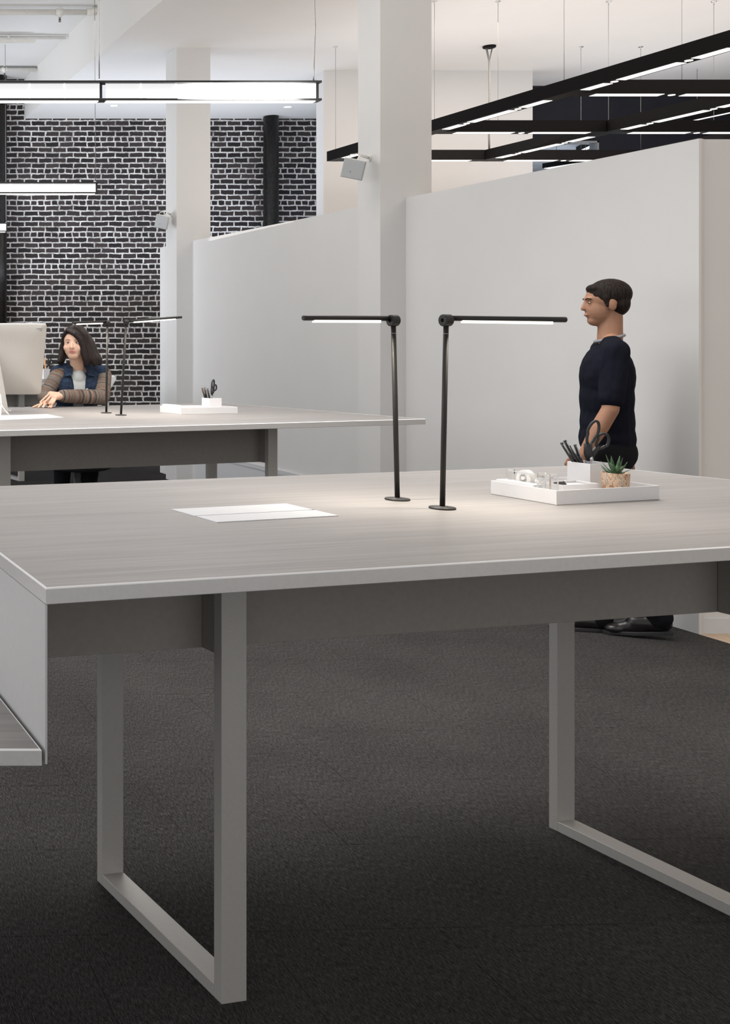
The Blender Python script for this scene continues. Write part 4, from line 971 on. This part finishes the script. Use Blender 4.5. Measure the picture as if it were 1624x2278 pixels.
    strand([Q(-0.034, 0.062, 0.094), Q(0.016, 0.074, 0.072), Q(0.05, 0.064, 0.036), Q(0.064, 0.058, -0.01), Q(0.074, 0.052, -0.06), Q(0.084, 0.044, -0.0975), Q(0.086, 0.036, -0.1225), Q(0.078, 0.034, -0.1375)], [0.012, 0.017, 0.019, 0.021, 0.024, 0.026, 0.020, 0.007])
    strand([Q(0.02, 0.03, 0.11), Q(0.07, 0.02, 0.06), Q(0.088, 0.012, 0), Q(0.104, 0.008, -0.06), Q(0.122, 0.006, -0.1), Q(0.13, 0.004, -0.125), Q(0.12, 0.002, -0.1425)], [0.02, 0.026, 0.03, 0.034, 0.034, 0.024, 0.008])
    strand([Q(0.05, -0.04, 0.07), Q(0.092, -0.03, 0), Q(0.118, -0.03, -0.07), Q(0.148, -0.024, -0.1075), Q(0.16, -0.024, -0.1275), Q(0.152, -0.026, -0.139)], [0.03, 0.036, 0.036, 0.030, 0.018, 0.007])
    strand([Q(0, -0.08, 0), Q(0.04, -0.085, -0.07), Q(0.06, -0.07, -0.12)], [0.04, 0.045, 0.03])
    # other side: tucked behind the cheek
    strand([Q(-0.034, 0.058, 0.098), Q(-0.064, 0.04, 0.066), Q(-0.079, 0.018, 0.02), Q(-0.083, 0.004, -0.04), Q(-0.09, 0.002, -0.09), Q(-0.104, 0.004, -0.1175), Q(-0.118, 0.006, -0.1325)], [0.010, 0.011, 0.012, 0.016, 0.022, 0.019, 0.006])
    strand([Q(-0.05, -0.03, 0.05), Q(-0.085, -0.03, -0.02), Q(-0.092, -0.028, -0.085), Q(-0.098, -0.02, -0.115), Q(-0.112, -0.014, -0.136)], [0.03, 0.026, 0.030, 0.024, 0.008])
    h.fuse('hair', M['hair'], root, 0.0055, 4)
    # clothes
    c = MB().ell(Vector((1.576, 7.475, 1.138)), (0.118, 0.082, 0.135)).ell(Vector((1.580, 7.46, 1.210)), (0.065, 0.062, 0.05)).cap(nk + Vector((0, 0, -0.02)), nk + Vector((-0.004, -0.012, -0.045)), 0.054, 0.066)
    c.ell(Vector((1.61, 7.52, 0.90)), (0.14, 0.095, 0.20)).fuse('tee_shirt', M['tee'], root, 0.006, 3)
    v = MB()
    for s, x0_ in ((-1, 1.506), (1, 1.660)):
        v.ell(Vector((x0_ + 0.004 * s, 7.475, 1.125)), (0.072, 0.100, 0.145)).ell(Vector((x0_ + 0.012 * s, 7.485, 1.212)), (0.062, 0.078, 0.058))
        v.cap(Vector((x0_ + 0.03 * s, 7.485, 1.248)), Vector((x0_ - 0.03 * s, 7.49, 1.280)), 0.036, 0.032)
        v.ell(Vector((x0_, 7.50, 0.93)), (0.085, 0.105, 0.14))
        v.cap(Vector((1.587 + 0.054 * s, 7.492, 1.278)), Vector((1.60 + 0.150 * s, 7.485, 1.248)), 0.040, 0.050)
    v.ell(Vector((1.595, 7.52, 1.12)), (0.15, 0.075, 0.17))
    vest = v.fuse('denim_vest', M['denim'], root, 0.006, 3)
    for s, x0_ in ((-1, 1.545), (1, 1.620)):                   # collar flaps
        a0 = Vector((x0_, 7.440, 1.305)); a1 = Vector((x0_ + 0.012 * s, 7.378, 1.232)); a2 = Vector((x0_ + 0.068 * s, 7.392, 1.222)); a3 = Vector((x0_ + 0.060 * s, 7.445, 1.290))
        dn = Vector((0, 0.012, 0.004))
        MB().hexa([a0, a1, a2, a3], [a0 + dn, a1 + dn, a2 + dn, a3 + dn], 0.003).build('collar', M['denim'], vest)
    MB().lathe(px(193.5, 866.5, 7.345), (0, -1, 0.1), [(0.008, 0), (0.008, 0.003), (0, 0.004)], 16).build('button', M['chrome'], vest)
    pathL = [shL, elL, wrL]; sl = MB().ell(shL + Vector((-0.012, 0, -0.010)), (0.058, 0.060, 0.055))
    sl.cap(shL + Vector((0, 0, -0.01)), elL + Vector((0.004, 0, 0.006)), 0.058, 0.052).cap(elL, elL + (wrL - elL) * 0.55, 0.052, 0.049).cap(elL + (wrL - elL) * 0.55, wrL + (elL - wrL) * 0.02, 0.049, 0.043)
    o = sl.fuse('sleeve', M['knit'], root, 0.006, 3); set_along(o, pathL)
    pathR = [shR, elR, wrR]; sr = MB().ell(shR + Vector((0.012, 0, -0.010)), (0.054, 0.060, 0.055))
    sr.cap(shR + Vector((0, 0, -0.01)), elR, 0.054, 0.046).cap(elR, wrR + (elR - wrR) * 0.14, 0.045, 0.036)
    o = sr.fuse('sleeve', M['knit'], root, 0.006, 3); set_along(o, pathR)
    t = MB()
    for s in (-1, 1):
        hip = Vector((1.60 + 0.08 * s, 7.56, 0.72)); kn = hip + Vector((0.02 * s, -0.02, -0.01)); ft = Vector((1.59 + 0.09 * s, 7.60, 0.40)); t.cap(hip, kn, 0.082, 0.078).cap(kn, ft, 0.066, 0.05)
    t.ell(Vector((1.60, 7.58, 0.76)), (0.15, 0.12, 0.09)).fuse('trousers', M['trousers'], root, 0.01, 3)
    for s in (-1, 1):
        ft = Vector((1.59 + 0.09 * s, 7.60, 0.34)); MB().ell(ft + Vector((0, -0.06, -0.02)), (0.042, 0.11, 0.04)).build('shoe', M['shoe'], root)
    return root
woman()
# her chair
ch_ = thing('chair', 'tall work chair with a pale grey backrest behind the seated woman', 'chair', (1.62, 7.62, 0))
cb_ = MB(); cyb = 7.80
for (x0_, x1_) in ((1.40, 1.925),):
    P = [(x0_, 0.98), (x0_ + 0.05, 0.86), (x1_ - 0.16, 0.86), (x1_ - 0.09, 1.03), (x1_, 1.185), (x1_ - 0.01, 1.215), (x0_ + 0.06, 1.215)]
    cb_.hexa([Vector((x, cyb, z)) for x, z in P], [Vector((x, cyb + 0.03, z)) for x, z in P], 0.006)
cb_.build('backrest', M['chair_grey'], ch_)
MB().ell(Vector((1.61, 7.60, 0.60)), (0.23, 0.21, 0.035)).build('seat', M['dark_chair'], ch_)
MB().box(1.58, 1.66, 7.78, 7.80, 0.58, 0.92).build('back_support', M['grey_metal'], ch_)
MB().tube([Vector((1.62, 7.62, 0.08)), Vector((1.62, 7.62, 0.58))], 0.03, 16).build('gas_column', M['grey_metal'], ch_)
MB().tube([Vector((1.62 + 0.2 * math.cos(t_), 7.62 + 0.2 * math.sin(t_), 0.26)) for t_ in [k * math.pi / 12 for k in range(24)]], 0.010, 8, True).build('foot_ring', M['grey_metal'], ch_)
for k in range(5):
    t_ = k * 2 * math.pi / 5 + 0.3; e_ = Vector((1.62 + 0.30 * math.cos(t_), 7.62 + 0.30 * math.sin(t_), 0.065))
    lg = MB().tube([Vector((1.62, 7.62, 0.10)), e_], [0.03, 0.018], 10).build('leg', M['grey_metal'], ch_)
    MB().lathe(e_ + Vector((0, -0.012, -0.037)), (0, 1, 0), [(0.02, 0), (0.028, 0.004), (0.028, 0.02), (0.02, 0.024)], 18).build('caster', M['rubber'], lg)

# ---- the man walking past the partition
def man():
    X0, Y0 = 3.815, 5.53
    root = thing('person', 'man in a dark t-shirt and black trousers walking left past the white partition', 'person', (X0, Y0, 0))
    d0 = Vector((-0.90, 0.436, 0)); sd0 = Vector((-0.436, -0.90, 0)); UP = Vector((0, 0, 1))   # walking direction, his left
    T3 = mat3(sd0, d0, UP)
    f, r, u = basis((-0.93, 0.30, -0.06)); R3 = mat3(r, f, u)
    HC = px(1351, 676, Y0) + d0 * 0.01
    def H(a, b_, c_): return HC + r * a + f * b_ + u * c_
    def B(side, fwd, z): return Vector((X0, Y0, z)) + sd0 * side + d0 * fwd
    nk = B(0, -0.012, 1.475)
    shN, shF = B(0.165, -0.01, 1.415), B(-0.165, -0.01, 1.415)
    elN, haN = B(0.215, 0.020, 1.135), B(0.205, 0.125, 0.915)
    elF, haF = B(-0.225, -0.075, 1.135), B(-0.215, -0.105, 0.895)
    hN, hF = B(0.085, 0.0, 0.90), B(-0.085, 0.0, 0.90)
    anF = Vector((3.815, 5.60, 0.085)); anB = Vector((4.01, 5.46, 0.12))
    knF = (hF + anF) / 2 + d0 * 0.05 + UP * 0.02; knB = (hN + anB) / 2 + d0 * 0.07 + UP * 0.01
    m = MB()
    m.ell(H(0, -0.012, 0.030), (0.074, 0.094, 0.082), R3).ell(H(0, 0.022, -0.024), (0.060, 0.066, 0.080), R3).ell(H(0, 0.046, -0.078), (0.034, 0.036, 0.030), R3)
    m.cap(H(0, 0.084, 0.014), H(0, 0.096, -0.018), 0.008, 0.011).ell(H(0, 0.080, -0.050), (0.020, 0.010, 0.012), R3).ell(H(0, 0.074, 0.030), (0.045, 0.014, 0.012), R3)
    for s in (-1, 1): m.ell(H(0.072 * s, -0.010, -0.006), (0.010, 0.020, 0.032), R3)
    m.cap(H(0, -0.02, -0.06), nk, 0.052, 0.055).cap(nk, shN, 0.038, 0.042).cap(nk, shF, 0.038, 0.042)
    m.ell(B(0, 0.0, 1.28), (0.145, 0.090, 0.17), T3).ell(B(0, 0.0, 1.08), (0.125, 0.085, 0.16), T3).ell(B(0, -0.01, 0.93), (0.14, 0.10, 0.12), T3)
    for sh, el_, ha in ((shN, elN, haN), (shF, elF, haF)):
        m.cap(sh, el_, 0.044, 0.037).cap(el_, el_ + (ha - el_) * 0.4, 0.037, 0.038).cap(el_ + (ha - el_) * 0.4, ha, 0.038, 0.025)
        d = (ha - el_).normalized(); pr = d0.copy(); pr = (pr - d * pr.dot(d)).normalized(); sd = d.cross(pr)
        if sd.dot(Vector((X0, Y0, 0)) - Vector((ha.x, ha.y, 0))) < 0: sd = -sd
        pm = ha + d * 0.075; m.cap(ha, pm + pr * 0.018, 0.022, 0.016).cap(ha, pm - pr * 0.022, 0.022, 0.015)
        for i, (o_, L_) in enumerate(((0.027, 0.070), (0.009, 0.078), (-0.010, 0.072), (-0.028, 0.056))):
            a = pm + pr * o_ + d * 0.005; b_ = a + d * L_ * 0.5 + sd * 0.008; c_ = b_ + d * L_ * 0.36 + sd * 0.020
            m.cap(a, b_, 0.0088, 0.0080).cap(b_, c_, 0.0080, 0.0066)
        a = ha + d * 0.018 + pr * 0.018; b_ = a + d * 0.034 + pr * 0.024 + sd * 0.008; m.cap(a, b_, 0.012, 0.010).cap(b_, b_ + d * 0.030 + sd * 0.008, 0.010, 0.008)
    for h_, k_, a_ in ((hF, knF, anF), (hN, knB, anB)): m.cap(h_, k_, 0.075, 0.050).cap(k_, a_, 0.048, 0.032)
    for a_ in (anF, anB): m.cap(a_, a_ + d0 * 0.09 - UP * 0.050, 0.028, 0.018)
    body = m.fuse('body', M['skin_man'], root, 0.0050, 3)
    for s in (-1, 1):
        e = MB().ell(H(0.031 * s, 0.0765, 0.010), (0.010, 0.0045, 0.0034), R3).build('eye', M['eyewhite'], body); MB().ell(H(0.031 * s, 0.0790, 0.010), (0.0068, 0.0034, 0.0037), R3).build('iris', M['eye'], e)
        MB().tube([H(0.014 * s, 0.086, 0.028), H(0.030 * s, 0.084, 0.032), H(0.047 * s, 0.072, 0.028)], 0.0028, 8).build('eyebrow', M['hair_man'], body)
    MB().ell(H(0, 0.0865, -0.050), (0.020, 0.006, 0.006), R3).build('lips', M['skin_man'], body)
    hh = MB().ell(H(0, -0.022, 0.046), (0.083, 0.098, 0.079), R3).ell(H(0, -0.052, 0.000), (0.075, 0.055, 0.066), R3).ell(H(0, 0.045, 0.080), (0.056, 0.030, 0.022), R3)
    for s in (-1, 1): hh.cap(H(0.069 * s, 0.012, 0.03), H(0.071 * s, 0.010, -0.012), 0.014, 0.008)
    hh.fuse('hair', M['hair_man'], root, 0.005, 4)
    t = MB().ell(B(0, 0.0, 1.285), (0.172, 0.118, 0.175), T3).ell(B(0, 0.002, 1.18), (0.160, 0.116, 0.20), T3).ell(B(0, 0.0, 1.06), (0.155, 0.116, 0.20), T3).ell(B(0, 0.0, 0.98), (0.156, 0.121, 0.13), T3)
    for sg in (1, -1): t.cap(B(0.05 * sg, -0.012, 1.445), B(0.150 * sg, -0.01, 1.415), 0.050, 0.058)
    for sh, el_ in ((shN, elN), (shF, elF)): t.cap(sh, sh + (el_ - sh) * 0.80, 0.060, 0.057)
    tee = t.fuse('t_shirt', M['navy_tee'], root, 0.007, 4)
    MB().tube([B(0.058 * math.cos(k * math.pi / 14), -0.010 + 0.060 * math.sin(k * math.pi / 14), 1.478 - 0.016 * math.sin(k * math.pi / 14)) for k in range(28)], 0.0075, 10, True).build('collar', M['collar_grey'], tee)
    tr = MB().ell(B(0, -0.01, 0.91), (0.148, 0.118, 0.11), T3)
    for h_, k_, a_ in ((hF, knF, anF), (hN, knB, anB)): tr.cap(h_, k_, 0.092, 0.070).cap(k_, a_ - UP * 0.012 - d0 * 0.01, 0.068, 0.060).cap(a_ - UP * 0.012 - d0 * 0.01, a_ - UP * 0.020 - d0 * 0.005, 0.060, 0.058)
    tr.fuse('trousers', M['trousers'], root, 0.008, 4)
    for (a_, tilt) in ((anF, 0.0), (anB, 0.03)):
        hl = Vector((a_.x, a_.y, 0)) - d0 * 0.03; d = d0 if tilt else Vector((-0.97, 0.24, 0))
        sh = MB().cap(hl + UP * (0.048 + tilt), hl + d * 0.05 + UP * (0.060 + tilt), 0.036, 0.04).cap(hl + d * 0.03 + UP * (0.050 + tilt * 0.8), hl + d * 0.12 + UP * (0.050 + tilt * 0.6), 0.042, 0.040).cap(hl + d * 0.10 + UP * (0.045 + tilt * 0.4), hl + d * 0.19 + UP * 0.034, 0.038, 0.030).ell(hl + d * 0.20 + UP * 0.032, (0.05, 0.042, 0.026))
        shoe = sh.fuse('shoe', M['shoe'], root, 0.006, 3)
        side_ = Vector((-d.y, d.x, 0)); o_ = [hl - d * 0.034 + side_ * 0.03, hl + d * 0.12 + side_ * 0.04, hl + d * 0.23 + side_ * 0.028, hl + d * 0.255, hl + d * 0.23 - side_ * 0.03, hl + d * 0.12 - side_ * 0.04, hl - d * 0.034 - side_ * 0.03]
        zz = lambda p: 0.001 + tilt * 0.8 * max(0, 1 - (p - hl).dot(d) / 0.18)
        MB().hexa([p + UP * zz(p) for p in o_], [p + UP * (zz(p) + 0.018) for p in o_], 0.003).build('sole', M['rubber'], shoe)
    return root
man()
